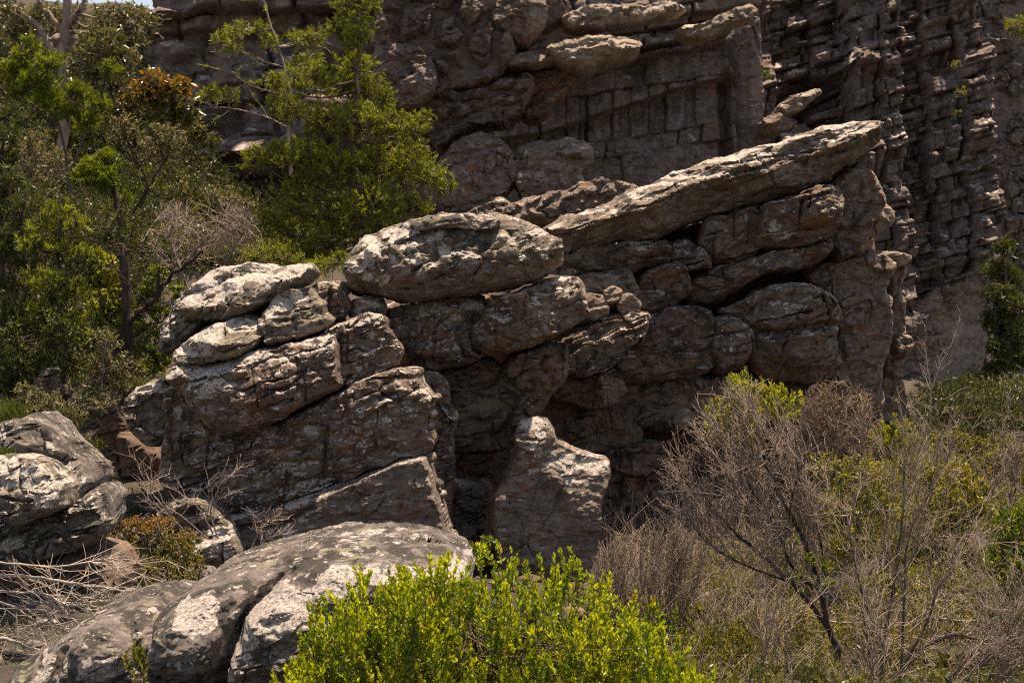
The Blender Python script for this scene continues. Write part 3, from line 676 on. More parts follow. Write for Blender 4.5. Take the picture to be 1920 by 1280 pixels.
# ---- the gap between dome and slab
rock('rock_slab', [(1050, 640), (1120, 602), (1180, 582), (1212, 590), (1206, 622), (1172, 652), (1140, 692), (1080, 706), (1060, 694), (1068, 660)], 27.4, M_SHADE, T=0.9, rt=24, rs=18, rb=14, p=1.6, lean=0.3, seed=36,
     strata=(0.09, 9, -0.35), label='thin-bedded slanting slab in the gap between the dome and the long slab')
for i, (pl, lb) in enumerate([
        ([(1090, 562), (1108, 553), (1135, 558), (1142, 585), (1112, 602), (1092, 592)], 'small pale rock beside the end of the overhang under the dome'),
        ([(1132, 548), (1150, 540), (1168, 550), (1160, 568), (1140, 570)], 'small crumbled rock at the top of the gap rubble'),
        ([(1155, 560), (1180, 552), (1200, 570), (1192, 592), (1160, 588)], 'small pinkish rock in the gap above the thin-bedded slab'),
        ([(1180, 600), (1200, 585), (1213, 600), (1208, 625), (1188, 625)], 'small broken rock at the tip of the thin-bedded slab')]):
    rock('rock', pl, 27.2 + 0.1 * i, M_ARETE, T=0.35, rt=16, rs=10, rb=8, seed=37 + i, step=1.6, label=lb)
rock('rock', [(1060, 545), (1100, 515), (1180, 505), (1200, 560), (1150, 575), (1090, 570)], 28.3, M_SLAB, T=0.6, rt=20, rs=20, rb=10, seed=41, label='lichened back rock under the low end of the long slab')
rock('rock', [(1030, 725), (1080, 706), (1155, 690), (1172, 735), (1110, 765), (1040, 752)], 28.0, M_WARM, T=0.8, rt=16, rs=16, rb=12, seed=42, label='brown ledge rock at the lip of the dark hollow')
rock('rock', [(1062, 772), (1110, 762), (1165, 765), (1175, 820), (1160, 850), (1110, 845), (1060, 835)], 28.6, M_WARM, T=0.8, rt=14, rs=20, rb=12, seed=43, label='rounded shaded rock deep in the hollow behind the pinnacle')
rock('rock', [(1130, 850), (1180, 830), (1250, 830), (1260, 1000), (1220, 1030), (1130, 1020), (1110, 940)], 28.4, M_WARM, T=0.8, rt=14, rs=26, rb=12, seed=44, joints=(50, 0.15, 0.05), label='dark broken rock at the foot of the hollow behind dead twigs')

# ---- the long tilted slab and the rocks that carry it
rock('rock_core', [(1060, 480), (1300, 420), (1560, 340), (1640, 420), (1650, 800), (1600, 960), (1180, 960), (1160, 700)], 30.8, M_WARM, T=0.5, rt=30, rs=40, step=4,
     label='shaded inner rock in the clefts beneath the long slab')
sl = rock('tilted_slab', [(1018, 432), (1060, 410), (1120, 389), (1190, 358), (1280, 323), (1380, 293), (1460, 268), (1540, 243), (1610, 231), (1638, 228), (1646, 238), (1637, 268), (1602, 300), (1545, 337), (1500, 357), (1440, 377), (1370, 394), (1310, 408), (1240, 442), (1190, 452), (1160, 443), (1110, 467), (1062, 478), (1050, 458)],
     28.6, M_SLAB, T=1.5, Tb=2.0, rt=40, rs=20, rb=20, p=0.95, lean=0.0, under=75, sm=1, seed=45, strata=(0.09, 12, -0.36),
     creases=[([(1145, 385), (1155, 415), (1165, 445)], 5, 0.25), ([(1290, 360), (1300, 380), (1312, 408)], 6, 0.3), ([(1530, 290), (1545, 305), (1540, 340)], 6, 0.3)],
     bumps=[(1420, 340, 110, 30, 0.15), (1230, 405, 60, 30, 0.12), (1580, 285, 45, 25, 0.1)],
     lichen=[(1380,385,7,4),(1365,350,8,4),(1560,312,6,4),(1110,400,50,5),(1300,336,80,7),(1400,306,80,7),(1500,272,60,8),(1580,250,50,8),(1240,352,40,5),(1620,236,12,4),(1200,372,18,4),(1260,395,6,4)], label='long tilted slab of rock pointing up over the gorge, sunlit along its top', cat='rock')  # pale lichen film; its wide top patches also paint the sunlit strip brighter
rock('knob', [(1552, 243), (1558, 238), (1566, 240), (1569, 246), (1560, 249)], 28.2, M_DOME, T=0.1, rt=6, rs=6, rb=4, strata=None, rough=0.4, step=1.2, parent=sl)
rock('rock', [(1052, 490), (1090, 470), (1150, 455), (1150, 480), (1140, 508), (1090, 505)], 29.0, M_SLAB, T=0.9, rt=14, rs=16, rb=8, seed=46, label='thin wedge of rock under the low tail of the long slab')
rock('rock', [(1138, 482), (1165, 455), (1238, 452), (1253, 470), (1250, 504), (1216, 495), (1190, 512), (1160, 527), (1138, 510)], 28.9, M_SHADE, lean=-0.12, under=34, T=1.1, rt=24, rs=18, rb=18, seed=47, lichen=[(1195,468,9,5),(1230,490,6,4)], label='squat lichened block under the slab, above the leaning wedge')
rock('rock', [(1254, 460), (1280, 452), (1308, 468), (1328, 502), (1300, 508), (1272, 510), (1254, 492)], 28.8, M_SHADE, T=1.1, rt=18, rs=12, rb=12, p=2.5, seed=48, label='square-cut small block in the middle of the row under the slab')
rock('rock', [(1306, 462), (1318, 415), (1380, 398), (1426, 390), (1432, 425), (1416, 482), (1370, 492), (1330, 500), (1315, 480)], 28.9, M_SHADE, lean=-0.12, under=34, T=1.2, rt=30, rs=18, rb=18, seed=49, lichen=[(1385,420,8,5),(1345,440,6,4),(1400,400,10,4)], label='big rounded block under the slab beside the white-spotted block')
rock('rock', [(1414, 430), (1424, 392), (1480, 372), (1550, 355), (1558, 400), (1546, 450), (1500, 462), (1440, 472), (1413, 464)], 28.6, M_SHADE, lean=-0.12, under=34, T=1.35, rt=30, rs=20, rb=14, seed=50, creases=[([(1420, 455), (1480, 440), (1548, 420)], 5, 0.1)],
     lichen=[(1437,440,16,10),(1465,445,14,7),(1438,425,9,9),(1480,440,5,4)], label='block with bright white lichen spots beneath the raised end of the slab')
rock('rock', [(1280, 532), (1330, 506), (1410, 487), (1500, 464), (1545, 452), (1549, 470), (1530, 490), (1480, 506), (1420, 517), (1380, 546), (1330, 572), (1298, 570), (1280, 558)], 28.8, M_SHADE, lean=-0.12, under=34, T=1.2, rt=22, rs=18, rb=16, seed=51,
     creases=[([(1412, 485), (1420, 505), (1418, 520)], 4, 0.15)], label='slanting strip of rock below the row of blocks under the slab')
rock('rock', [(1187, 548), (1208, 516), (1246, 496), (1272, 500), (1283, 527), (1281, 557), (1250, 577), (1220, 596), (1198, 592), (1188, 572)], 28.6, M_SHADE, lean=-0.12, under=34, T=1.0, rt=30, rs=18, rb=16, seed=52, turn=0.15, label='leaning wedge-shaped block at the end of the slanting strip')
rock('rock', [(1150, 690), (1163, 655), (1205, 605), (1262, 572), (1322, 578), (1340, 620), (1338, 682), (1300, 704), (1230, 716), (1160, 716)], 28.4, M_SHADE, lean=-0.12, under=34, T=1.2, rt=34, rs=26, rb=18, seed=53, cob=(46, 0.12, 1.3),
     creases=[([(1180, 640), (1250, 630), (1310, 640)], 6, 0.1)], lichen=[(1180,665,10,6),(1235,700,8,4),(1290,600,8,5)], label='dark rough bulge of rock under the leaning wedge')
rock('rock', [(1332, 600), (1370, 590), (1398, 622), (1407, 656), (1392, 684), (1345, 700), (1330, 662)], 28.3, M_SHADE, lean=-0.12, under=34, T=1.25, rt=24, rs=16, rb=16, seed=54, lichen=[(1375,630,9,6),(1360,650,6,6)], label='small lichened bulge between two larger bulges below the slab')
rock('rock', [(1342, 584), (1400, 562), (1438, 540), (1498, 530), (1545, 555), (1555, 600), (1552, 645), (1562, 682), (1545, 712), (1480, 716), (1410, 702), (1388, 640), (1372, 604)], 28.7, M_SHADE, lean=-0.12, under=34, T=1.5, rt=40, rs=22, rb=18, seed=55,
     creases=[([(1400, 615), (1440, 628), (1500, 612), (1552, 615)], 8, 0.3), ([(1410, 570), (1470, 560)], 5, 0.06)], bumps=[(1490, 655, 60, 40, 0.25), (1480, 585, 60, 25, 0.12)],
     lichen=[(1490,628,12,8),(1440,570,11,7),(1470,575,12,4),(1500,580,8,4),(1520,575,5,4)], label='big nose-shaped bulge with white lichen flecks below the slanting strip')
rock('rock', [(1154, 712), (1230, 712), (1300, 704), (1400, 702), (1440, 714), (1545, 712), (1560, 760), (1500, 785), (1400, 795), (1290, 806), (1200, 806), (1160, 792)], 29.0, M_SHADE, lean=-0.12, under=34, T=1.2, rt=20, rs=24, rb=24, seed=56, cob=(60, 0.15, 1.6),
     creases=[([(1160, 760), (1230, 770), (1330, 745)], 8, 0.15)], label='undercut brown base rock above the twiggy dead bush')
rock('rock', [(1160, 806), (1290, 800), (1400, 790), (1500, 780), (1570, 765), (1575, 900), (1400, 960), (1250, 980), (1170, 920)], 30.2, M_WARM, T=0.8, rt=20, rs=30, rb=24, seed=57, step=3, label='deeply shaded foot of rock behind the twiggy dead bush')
rock('rock', [(1550, 347), (1590, 322), (1620, 325), (1640, 358), (1648, 385), (1625, 420), (1607, 470), (1562, 492), (1547, 450), (1560, 400)], 29.3, M_ARETE, T=1.2, rt=20, rs=24, rb=16, seed=58, turn=-0.15, creases=[([(1555, 400), (1600, 395), (1640, 390)], 4, 0.08)],
     label='buff block wedged under the overhanging tip of the slab')
rock('arete', [(1498, 512), (1550, 492), (1605, 472), (1640, 474), (1663, 490), (1661, 520), (1641, 545), (1656, 560), (1661, 600), (1656, 640), (1642, 700), (1642, 760), (1632, 860), (1560, 860), (1555, 700), (1562, 620), (1552, 560), (1512, 532)],
     29.6, M_ARETE, T=1.2, rt=26, rs=30, rb=20, p=2.2, seed=59, turn=-0.1, strata=(0.03, 16, -0.2), creases=[([(1570, 690), (1610, 650), (1640, 600)], 4, 0.12), ([(1590, 500), (1640, 520)], 4, 0.08), ([(1580, 740), (1605, 700), (1640, 690)], 4, 0.1), ([(1556, 630), (1575, 720)], 8, 0.25)],
     joints=(60, 0.06, 0.06), label='tall buff rock edge falling below the raised end of the slab', cat='rock')
rock('rock', [(1626, 402), (1638, 386), (1656, 384), (1670, 396), (1662, 420), (1642, 440), (1624, 450), (1616, 430)], 29.5, M_LEDGE, T=0.6, rt=16, rs=12, rb=10, seed=60, step=1.6, label='pale sunlit knuckle of rock just under the slab tip')
pil = rock('rock_pillar', [(1646, 500), (1650, 486), (1684, 488), (1690, 512), (1680, 540), (1690, 560), (1688, 590), (1690, 640), (1682, 700), (1700, 760), (1690, 860), (1640, 860), (1642, 740), (1658, 640), (1655, 560), (1662, 520)], 30.4, M_ARETE, T=0.7, rt=14, rs=16, rb=14, seed=61,
     creases=[([(1650, 590), (1690, 595)], 4, 0.1), ([(1640, 710), (1690, 712)], 4, 0.1)], label='slim rock pillar with a flat mushroom cap beside the cliff')
rock('cap', [(1636, 482), (1655, 476), (1685, 477), (1700, 482), (1700, 491), (1688, 500), (1655, 500), (1640, 494)], 30.0, M_LEDGE, T=0.5, rt=10, rs=10, rb=7, seed=62, step=1.5, parent=pil)
rock('rock', [(1672, 640), (1685, 626), (1704, 630), (1707, 645), (1692, 668), (1676, 664)], 30.0, M_ARETE, T=0.4, rt=12, rs=9, rb=8, seed=63, step=1.5, label='small buff ledge block partway down the slim pillar')
rock('rock', [(1262, 785), (1275, 770), (1292, 768), (1298, 782), (1290, 800), (1268, 802)], 27.2, M_DOME, T=0.25, rt=12, rs=9, rb=8, seed=64, step=1.5, label='small pale stone half hidden at the edge of the dead bush')

# ------------------------------------------------------------------ the cliff behind
def part1(v, size, seed, jit=0.7):
    """Split a line in uneven intervals: index, distance to the nearest edge, position 0..1."""
    i = np.floor(v / size).astype(np.int64)
    lo = (i + jit * (h01(i, 3, seed) - 0.5)) * size
    hi = (i + 1 + jit * (h01(i + 1, 3, seed) - 0.5)) * size
    i = np.where(v < lo, i - 1, np.where(v >= hi, i + 1, i))
    lo = (i + jit * (h01(i, 3, seed) - 0.5)) * size
    hi = (i + 1 + jit * (h01(i + 1, 3, seed) - 0.5)) * size
    return i, v - lo, hi - v, hi - lo


def part2(v, lay, size, seed, jit=0.7):
    """The same along a bed, with joints of its own in each bed LAY."""
    v = v + h01(lay, 9, seed) * size * 3
    size = size * (0.6 + 0.9 * h01(lay, 5, seed))
    i = np.floor(v / size).astype(np.int64)
    lo = (i + jit * (h01(i, lay, seed) - 0.5)) * size
    hi = (i + 1 + jit * (h01(i + 1, lay, seed) - 0.5)) * size
    i = np.where(v < lo, i - 1, np.where(v >= hi, i + 1, i))
    lo = (i + jit * (h01(i, lay, seed) - 0.5)) * size
    hi = (i + 1 + jit * (h01(i + 1, lay, seed) - 0.5)) * size
    return i, v - lo, hi - v


def cells(PX, PY, dip, th, jn, seed, warp=5.0, jitj=0.7, ws=1.0, us=1.0):
    u = PX + 1.0 * warp * pn(PX / 50, PY / 35, PX * 0 + seed) + 2.0 * pn(PX / 9, PY / 9, PX * 0 + seed)
    w = PY - dip * PX + 0.8 * warp * pn(PX / 60, PY / 30, PX * 0 + seed + 20) + 2.0 * pn(PX / 9, PY / 9, PX * 0 + seed + 20)
    li, top, bot, thick = part1(w * ws, th, seed, 0.95)
    top, bot, thick = top / ws, bot / ws, thick / ws
    ji, a, b = part2(u * us, li, jn, seed + 1, 0.9)
    a, b = a / us, b / us
    # some joints are hairlines, some gape, and beds pinch out along their length
    ka = 0.18 + 2.6 * h01(ji, li, seed + 5) ** 3; kb = 0.18 + 2.6 * h01(ji + 1, li, seed + 5) ** 3
    kt = np.clip(0.7 + 3.2 * pn(PX / 60, li * 7.3, PX * 0 + seed), 0.0, 2.2); kl = np.clip(0.7 + 3.2 * pn(PX / 60, (li + 1) * 7.3, PX * 0 + seed), 0.0, 2.2)
    return li, ji, top, bot, thick, np.minimum(a, b), (ka, kb, kt, kl, a, b)


def polyline_side(PX, PY, pts):
    """py of a line at px minus PY: positive above the line."""
    xs, ys = zip(*pts)
    return np.interp(PX, xs, ys) - PY


def build_cliff():
    Y0, st = 60.0, 2.0
    k = K * Y0
    PX, PY = np.meshgrid(np.arange(150, 1900, st), np.arange(-110, 830, st))
    z0 = PX * 0
    D = np.zeros(PX.shape)
    # zones
    zB = PX > 1425 + 8 * pn(z0, PY / 40, z0 + 3)
    zTop = (~zB) & (polyline_side(PX, PY, [(150, 160), (720, 120), (1000, 95), (1190, 108), (1290, 92), (1430, 60)]) > 0)
    zLeft = (~zB) & (PX < 730)
    zid = np.where(zB, 3, np.where(zLeft, 2, np.where(zTop, 1, 0)))
    out = {}
    spec = {0: (-0.16, 60, 44, 0.42), 1: (-0.16, 20, 66, 0.75), 2: (-0.05, 46, 95, 1.2), 3: (-0.27, 15, 28, 0.75)}
    CID = np.zeros(PX.shape, np.int64)
    for z, (dip, th, jn, amp) in spec.items():
        ws = us = 1.0
        if z == 3:
            edges = np.array([1425, 1472, 1545, 1605, 1652, 1690, 1738, 1798, 1850, 1905], float)
            wx = PX + 18 * pn(PX / 160, PY / 120, z0 + 2) + 7 * pn(PX / 50, PY / 34, z0 + 7) + 5 * pn(PX / 25, PY / 18, z0 + 4)
            ci = np.clip(np.searchsorted(edges, wx) - 1, 0, len(edges) - 2)
            ws = np.array([0.5, 1.25, 1.1, 0.45, 0.8, 1.3, 0.5, 1.1, 0.8])[ci]
            us = np.array([0.8, 0.7, 0.7, 1.2, 1.0, 0.9, 1.3, 1.0, 1.0])[ci]
        li, ji, top, bot, thick, jd, (ka, kb, kt, kl, ea, eb) = cells(PX, PY, dip, th, jn, 40 + 7 * z, 5.0 if z != 2 else 14.0, 0.7, ws, us)
        if z == 3:
            ce = np.minimum(np.abs(wx - edges[ci]), np.abs(wx - edges[ci + 1]))
            # beds differ from column to column
            li2 = li + 100 * ci
            ji = ji + 1000 * ci
            jd = np.minimum(jd, ce)
            coff = np.array([0.6, 1.5, 0.9, -0.3, -0.9, 0.3, -0.5, -1.2, 0.5])[ci]
            thin = (ci == 1) | (ci == 2) | (ci == 6)
            li = li2
        r = h01(li, ji, 5 + z); r2 = h01(li, 17, 9 + z)
        e = np.minimum(np.minimum(top * 0.9, bot * 1.6), jd)
        h = amp * (0.55 * (r - 0.5) + 0.9 * (r2 - 0.5))
        if z == 3:
            h = amp * (1.05 * (r - 0.5) * (0.4 + h01(li, 23, 8)) + np.where(thin, 1.3, 0.15) * (r2 - 0.5)) - coff + 1.1 * pn(PX / 70, (PY + 0.27 * PX) / 38, z0 + 6.6) + 0.3 * pn(PX / 24, (PY + 0.27 * PX) / 12, z0 + 9.6)
            h = h - 0.9 * np.clip(0.45 + 1.8 * pn(PX / 80, PY / 45, z0 + 5), 0, 1) * np.exp(-(ce / 3.0) ** 2)
        # rounded cells, top edge sloped back more than the foot
        cw = {0: 1.9, 1: 2.6, 2: 5.0, 3: 2.3}[z]
        g = lambda dd, kk: kk * np.exp(-(dd / cw) ** 2)
        crack = np.maximum(np.maximum(g(ea, ka), g(eb, kb)), np.maximum(g(top, kt), g(bot * 1.5, kl)))
        h = h - (0.07 + 0.16 * amp) * crack - 0.03 * amp * np.clip(kt, 0, 1) * (1 - sstep(0, 1, np.clip(top / (0.55 * thick), 0, 1)))
        h = h + 0.12 * amp * (1 - np.clip((bot / 12), 0, 1))
        sel = zid == z
        D = np.where(sel, h, D)
        CID = np.where(sel, (z + 1) * 10_000_000 + (li % 3000) * 3000 + (ji % 3000), CID)
    # large relief: positive comes forward
    s = polyline_side(PX, PY, [(700, 330), (830, 270), (1020, 246), (1255, 165), (1345, 140), (1430, 128)])
    wall = (PX < 1430)
    D = D + wall * 0.9 * sstep(-3, 3, s)
    s = polyline_side(PX, PY, [(700, 300), (960, 170), (1190, 112), (1290, 92), (1430, 52)])
    D = D + wall * 1.1 * sstep(-3, 4, s)
    s = polyline_side(PX, PY, [(700, 60), (1040, 45), (1200, 40), (1430, 15)])
    D = D + wall * 0.8 * sstep(-3, 5, s)
    D = D - 0.8 * np.exp(-((PX - 1368 - 10 * pn(PY / 30, z0, z0)) / 10) ** 2) * sstep(110, 150, PY)       # recess beside the pillar
    D = D - 2.6 * np.exp(-(((PX - 1545) / 55) ** 2 + ((PY - 165 + 0.25 * (PX - 1545)) / 32) ** 2))   # cave
    D = D + 1.2 * np.exp(-(((PX - 1600) / 60) ** 2 + ((PY - 110) / 45) ** 2))
    # overhang over the smooth face
    s = polyline_side(PX, PY, [(1600, 700), (1690, 620), (1760, 560), (1860, 505), (1900, 490)])
    D = D + (PX > 1600) * 2.0 * sstep(-6, 4, s) - (PX > 1600) * 1.0
    D = D + 2.2 * (zLeft) * fbm(PX / 170, PY / 110, z0 + 4, 3)
    D = D + 0.5 * fbm(PX / 120, PY / 90, z0 + 8, 3)
    X = (PX - 960) * k; Z = (640 - PY) * k
    D = D + zB * (0.30 * fbm(X * 1.1, z0 + 2, (Z - 0.24 * X) * 3.2, 4, 0.6, True) + 0.25 * fbm(X * 2.2, z0 + 9, Z * 0.7, 3, 0.5))
    D = D + 0.13 * fbm(X * 1.2, z0, Z * 1.5, 4, 0.55) + 0.16 * fbm(X * 0.9, z0 + 5, Z * 1.6, 3, 0.5, True)
    lean = 0.28
    Yv = Y0 - D + lean * (Z - 3)
    V = np.stack([X, Yv, Z], -1)
    V[..., 0] += 0.06 * fbm(X * 1.5, Yv, Z * 1.5, 2)
    V[..., 2] += 0.06 * fbm(X * 1.5 + 40, Yv, Z * 1.5, 2)
    # outline of the cliff: irregular skyline at the upper end, and its end beyond the smooth face
    n, m = PX.shape
    vid = np.arange(n * m).reshape(n, m)
    cx = PX[:-1, :-1]; cy = PY[:-1, :-1]
    keep = (cx < 1862 + 12 * pn(cy / 30, cy * 0, cy * 0 + 3)) & ~((cx < 300) & (cy < 20 + 60 * (300 - cx) / 150))
    q = np.stack([vid[:-1, :-1], vid[1:, :-1], vid[1:, 1:], vid[:-1, 1:]], -1)[keep]
    c = CID[:-1, :-1][keep]
    Vf = V.reshape(-1, 3)
    root = bpy.data.objects.new('cliff', None)
    COL.objects.link(root)
    root.location = (5, Y0, -4)
    tag(root, 'tall jointed sandstone cliff of dark brown blocks closing the view behind the outcrop', 'cliff')
    org = np.array(root.location)
    order = np.argsort(c, kind='stable')
    c = c[order]; q = q[order]
    ids, first, cnt = np.unique(c, return_index=True, return_counts=True)
    # hidden low cells count less
    cen = np.array([Vf[q[a:a + b, 0]].mean(0) for a, b in zip(first, cnt)])
    ppx = cen[:, 0] / (K * Y0) + 960; ppy = 640 - cen[:, 2] / (K * Y0)
    vis = (ppy > -5) & ((ppx > 1425) & (ppy < 640) | (ppx > 820) & (ppy < 400 - 0.35 * np.maximum(0, ppx - 1020)) | (ppx > 250) & (ppy < 200))
    rank = np.argsort(-(cnt * vis))
    big = set(rank[:262].tolist())
    rest = []
    for j in range(len(ids)):
        f = q[first[j]:first[j] + cnt[j]]
        if j not in big:
            rest.append(f)
            continue
        u, inv = np.unique(f.ravel(), return_inverse=True)
        me = mesh_from('rock_block', Vf[u] - org, [inv.reshape(-1, 4)], M_CLIFF)
        link('rock_block', me, (0, 0, 0), root)
    f = np.concatenate(rest)
    u, inv = np.unique(f.ravel(), return_inverse=True)
    o = link('weathered_rock', mesh_from('weathered_rock', Vf[u] - org, [inv.reshape(-1, 4)], M_CLIFF), (0, 0, 0), root)
    o['kind'] = 'stuff'
    return root


CL = build_cliff()

P_ = CL
rock('overhang', [(712, 60), (735, 0), (760, -40), (930, -40), (935, 10), (950, 60), (955, 110), (930, 150), (890, 165), (850, 165), (800, 195), (760, 190), (715, 160)], 54, M_BULGE, T=2.0, rt=40, rs=40, rb=26, seed=70, rough=2.4, cob=(58, 1.1, 0.9), strata=(0.12, 16, -0.2),
     creases=[([(800, 80), (815, 110), (850, 130), (860, 160)], 9, 1.2), ([(720, 110), (790, 100), (850, 40)], 6, 0.5), ([(860, 60), (880, 120), (900, 150)], 6, 0.6)], parent=P_)
rock('overhang', [(708, 95), (760, 85), (812, 120), (815, 170), (790, 195), (740, 200), (708, 180)], 53, M_BULGE, T=1.4, rt=30, rs=26, rb=18, seed=71, rough=2.0, bumps=[(770, 150, 30, 28, 0.3)], creases=[([(735, 130), (765, 128), (775, 145)], 7, 0.7)], parent=P_)
rock('boulder', [(918, 40), (935, 15), (965, -4), (1005, -4), (1020, 15), (1020, 45), (1005, 68), (975, 86), (950, 72), (930, 55)], 54, M_BULGE, T=1.8, rt=34, rs=26, rb=20, seed=72, rough=1.5, parent=P_)
rock('boulder', [(1015, 0), (1060, -10), (1065, 25), (1040, 50), (1015, 60)], 55, M_BULGE, T=1.2, rt=20, rs=18, rb=14, seed=73, rough=1.5, parent=P_)
rock('overhang', [(716, 212), (780, 202), (830, 180), (900, 165), (990, 150), (998, 172), (972, 215), (940, 232), (880, 240), (850, 260), (828, 280), (812, 252), (800, 230), (745, 222)], 54.5, M_BULGE, T=2.2, rt=26, rs=24, rb=16, seed=74, rough=2.2, cob=(48, 0.8, 1.4),
     strata=(0.15, 13, -0.35), creases=[([(880, 170), (885, 230)], 5, 0.4)], parent=P_)
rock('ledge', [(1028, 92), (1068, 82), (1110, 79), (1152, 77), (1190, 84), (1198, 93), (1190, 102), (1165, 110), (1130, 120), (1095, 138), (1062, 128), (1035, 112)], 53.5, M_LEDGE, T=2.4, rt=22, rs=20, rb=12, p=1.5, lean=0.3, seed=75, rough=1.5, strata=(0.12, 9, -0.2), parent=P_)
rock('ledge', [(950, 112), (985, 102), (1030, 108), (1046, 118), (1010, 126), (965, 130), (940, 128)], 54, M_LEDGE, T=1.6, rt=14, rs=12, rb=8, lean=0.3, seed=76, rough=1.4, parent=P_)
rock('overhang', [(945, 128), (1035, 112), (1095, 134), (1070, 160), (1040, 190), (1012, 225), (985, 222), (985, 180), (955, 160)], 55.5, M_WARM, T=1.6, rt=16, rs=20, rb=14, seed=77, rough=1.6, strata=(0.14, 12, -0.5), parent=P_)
rock('boulder', [(822, 335), (836, 300), (862, 268), (910, 256), (955, 288), (968, 330), (942, 368), (880, 402), (832, 402)], 53.2, M_BULGE, T=1.7, rt=36, rs=28, rb=22, seed=78, rough=1.6, joints=(40, 0.15, 0.12), parent=P_)
rock('boulder', [(962, 300), (982, 276), (1020, 272), (1050, 298), (1058, 350), (1032, 378), (988, 378), (970, 345)], 53.4, M_BULGE, T=1.5, rt=34, rs=22, rb=20, seed=79, rough=1.4, parent=P_)
rock('boulder', [(1018, 278), (1060, 264), (1104, 278), (1108, 303), (1086, 320), (1092, 362), (1062, 374), (1050, 325)], 53.8, M_LEDGE, T=1.4, rt=26, rs=18, rb=18, seed=80, rough=1.6, bumps=[(1080, 292, 30, 14, 0.4)], parent=P_)
rock('ledge', [(925, 398), (1000, 376), (1070, 356), (1122, 338), (1185, 348), (1196, 362), (1150, 374), (1080, 402), (1000, 424), (930, 430)], 50, M_BULGE, T=1.5, rt=24, rs=18, rb=12, lean=0.2, seed=81, rough=1.8, cob=(34, 0.3, 1.2), parent=P_)
rock('ledge', [(820, 405), (880, 402), (940, 372), (960, 385), (930, 420), (840, 440)], 50.6, M_BULGE, T=1.2, rt=18, rs=14, rb=10, seed=82, rough=1.5, joints=(30, 0.2, 0.3), parent=P_)
rock('pillar', [(1390, 300), (1384, 220), (1388, 150), (1374, 110), (1366, 80), (1378, 42), (1400, 32), (1420, 36), (1424, 90), (1426, 200), (1424, 300)], 57.2, M_CLIFF, T=0.9, rt=10, rs=14, rb=10, p=2.6, seed=83, rough=1.2, strata=(0.05, 14, -0.1), parent=P_)
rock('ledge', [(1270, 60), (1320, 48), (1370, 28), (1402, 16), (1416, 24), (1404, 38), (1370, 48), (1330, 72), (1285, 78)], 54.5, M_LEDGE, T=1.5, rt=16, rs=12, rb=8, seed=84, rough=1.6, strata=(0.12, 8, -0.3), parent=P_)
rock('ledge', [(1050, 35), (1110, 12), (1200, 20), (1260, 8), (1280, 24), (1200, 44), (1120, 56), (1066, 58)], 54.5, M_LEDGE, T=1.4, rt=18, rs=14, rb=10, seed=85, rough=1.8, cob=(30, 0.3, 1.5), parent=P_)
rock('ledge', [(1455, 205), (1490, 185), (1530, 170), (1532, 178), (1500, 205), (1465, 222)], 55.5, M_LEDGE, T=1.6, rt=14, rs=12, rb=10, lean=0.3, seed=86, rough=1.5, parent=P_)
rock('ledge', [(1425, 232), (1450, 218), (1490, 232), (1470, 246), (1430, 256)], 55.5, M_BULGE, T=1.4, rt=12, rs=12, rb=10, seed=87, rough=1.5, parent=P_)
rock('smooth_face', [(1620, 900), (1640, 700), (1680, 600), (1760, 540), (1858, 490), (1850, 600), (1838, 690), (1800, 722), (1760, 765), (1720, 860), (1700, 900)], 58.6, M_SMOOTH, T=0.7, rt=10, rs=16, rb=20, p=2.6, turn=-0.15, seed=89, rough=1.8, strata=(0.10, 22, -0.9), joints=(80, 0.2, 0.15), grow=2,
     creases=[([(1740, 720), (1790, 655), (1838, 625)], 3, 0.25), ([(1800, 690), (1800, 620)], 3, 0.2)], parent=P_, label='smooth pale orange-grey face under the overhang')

# the cliff beyond, in shade
far = rock('far_cliff', [(1770, -80), (2080, -80), (2080, 700), (1985, 730), (1900, 720), (1850, 640), (1800, 440), (1780, 300), (1770, 150)], 84, M_CLIFF, T=1.6, rt=10, rs=30, rb=30, p=2.4, turn=0.5, seed=90, rough=3.0, step=2.5, joints=(55, 1.2, 1.0), strata=(0.2, 22, -0.1),
     label='farther dark cliff wall seen past the end of the jointed cliff', cat='cliff')

# rocks behind the pines, at the top of the slope
HB = [([(520, 40), (560, 0), (640, -20), (720, -20), (715, 60), (640, 80), (560, 90)], 48, 'dark rock shelf behind the tip of the tall cypress pine'),
      ([(280, -20), (420, -20), (560, -10), (540, 40), (470, 60), (380, 75), (330, 60), (300, 30)], 50, 'dark undercut rock roof at the top of the slope'),
      ([(210, 130), (250, 100), (310, 85), (380, 90), (395, 120), (330, 130), (240, 150)], 47, 'flat lit rock bed above the orange-tipped sapling'),
      ([(300, 120), (340, 98), (400, 100), (470, 120), (450, 150), (360, 160), (310, 150)], 46, 'dark rock bed beside the orange-tipped sapling'),
      ([(400, 160), (480, 150), (540, 180), (560, 240), (500, 270), (420, 240), (390, 200)], 45, 'bedded grey rock between the sapling and the pine'),
      ([(215, 330), (300, 296), (400, 300), (440, 350), (420, 410), (330, 420), (230, 400)], 41, 'reddish shaded rock behind the grey dead scrub'),
      ([(60, 90), (130, 60), (230, 60), (250, 100), (160, 130), (80, 130)], 52, 'brown rock behind the pale gum trunk'),
      ([(220, 150), (290, 125), (330, 140), (300, 190), (230, 200)], 45.5, 'lichen-specked rock behind the orange-tipped sapling'),
      ([(100, 350), (140, 340), (165, 380), (150, 420), (110, 420)], 38, 'pale broken rock in the dark thicket'),
      ([(175, 480), (200, 460), (225, 475), (220, 510), (185, 515)], 35, 'pale stone beside the thick dark trunk'),
      ([(60, 160), (110, 150), (150, 180), (120, 210), (70, 200)], 41, 'pale rock under the bright cypress clumps')]
HB = HB[:5] + HB[6:8]
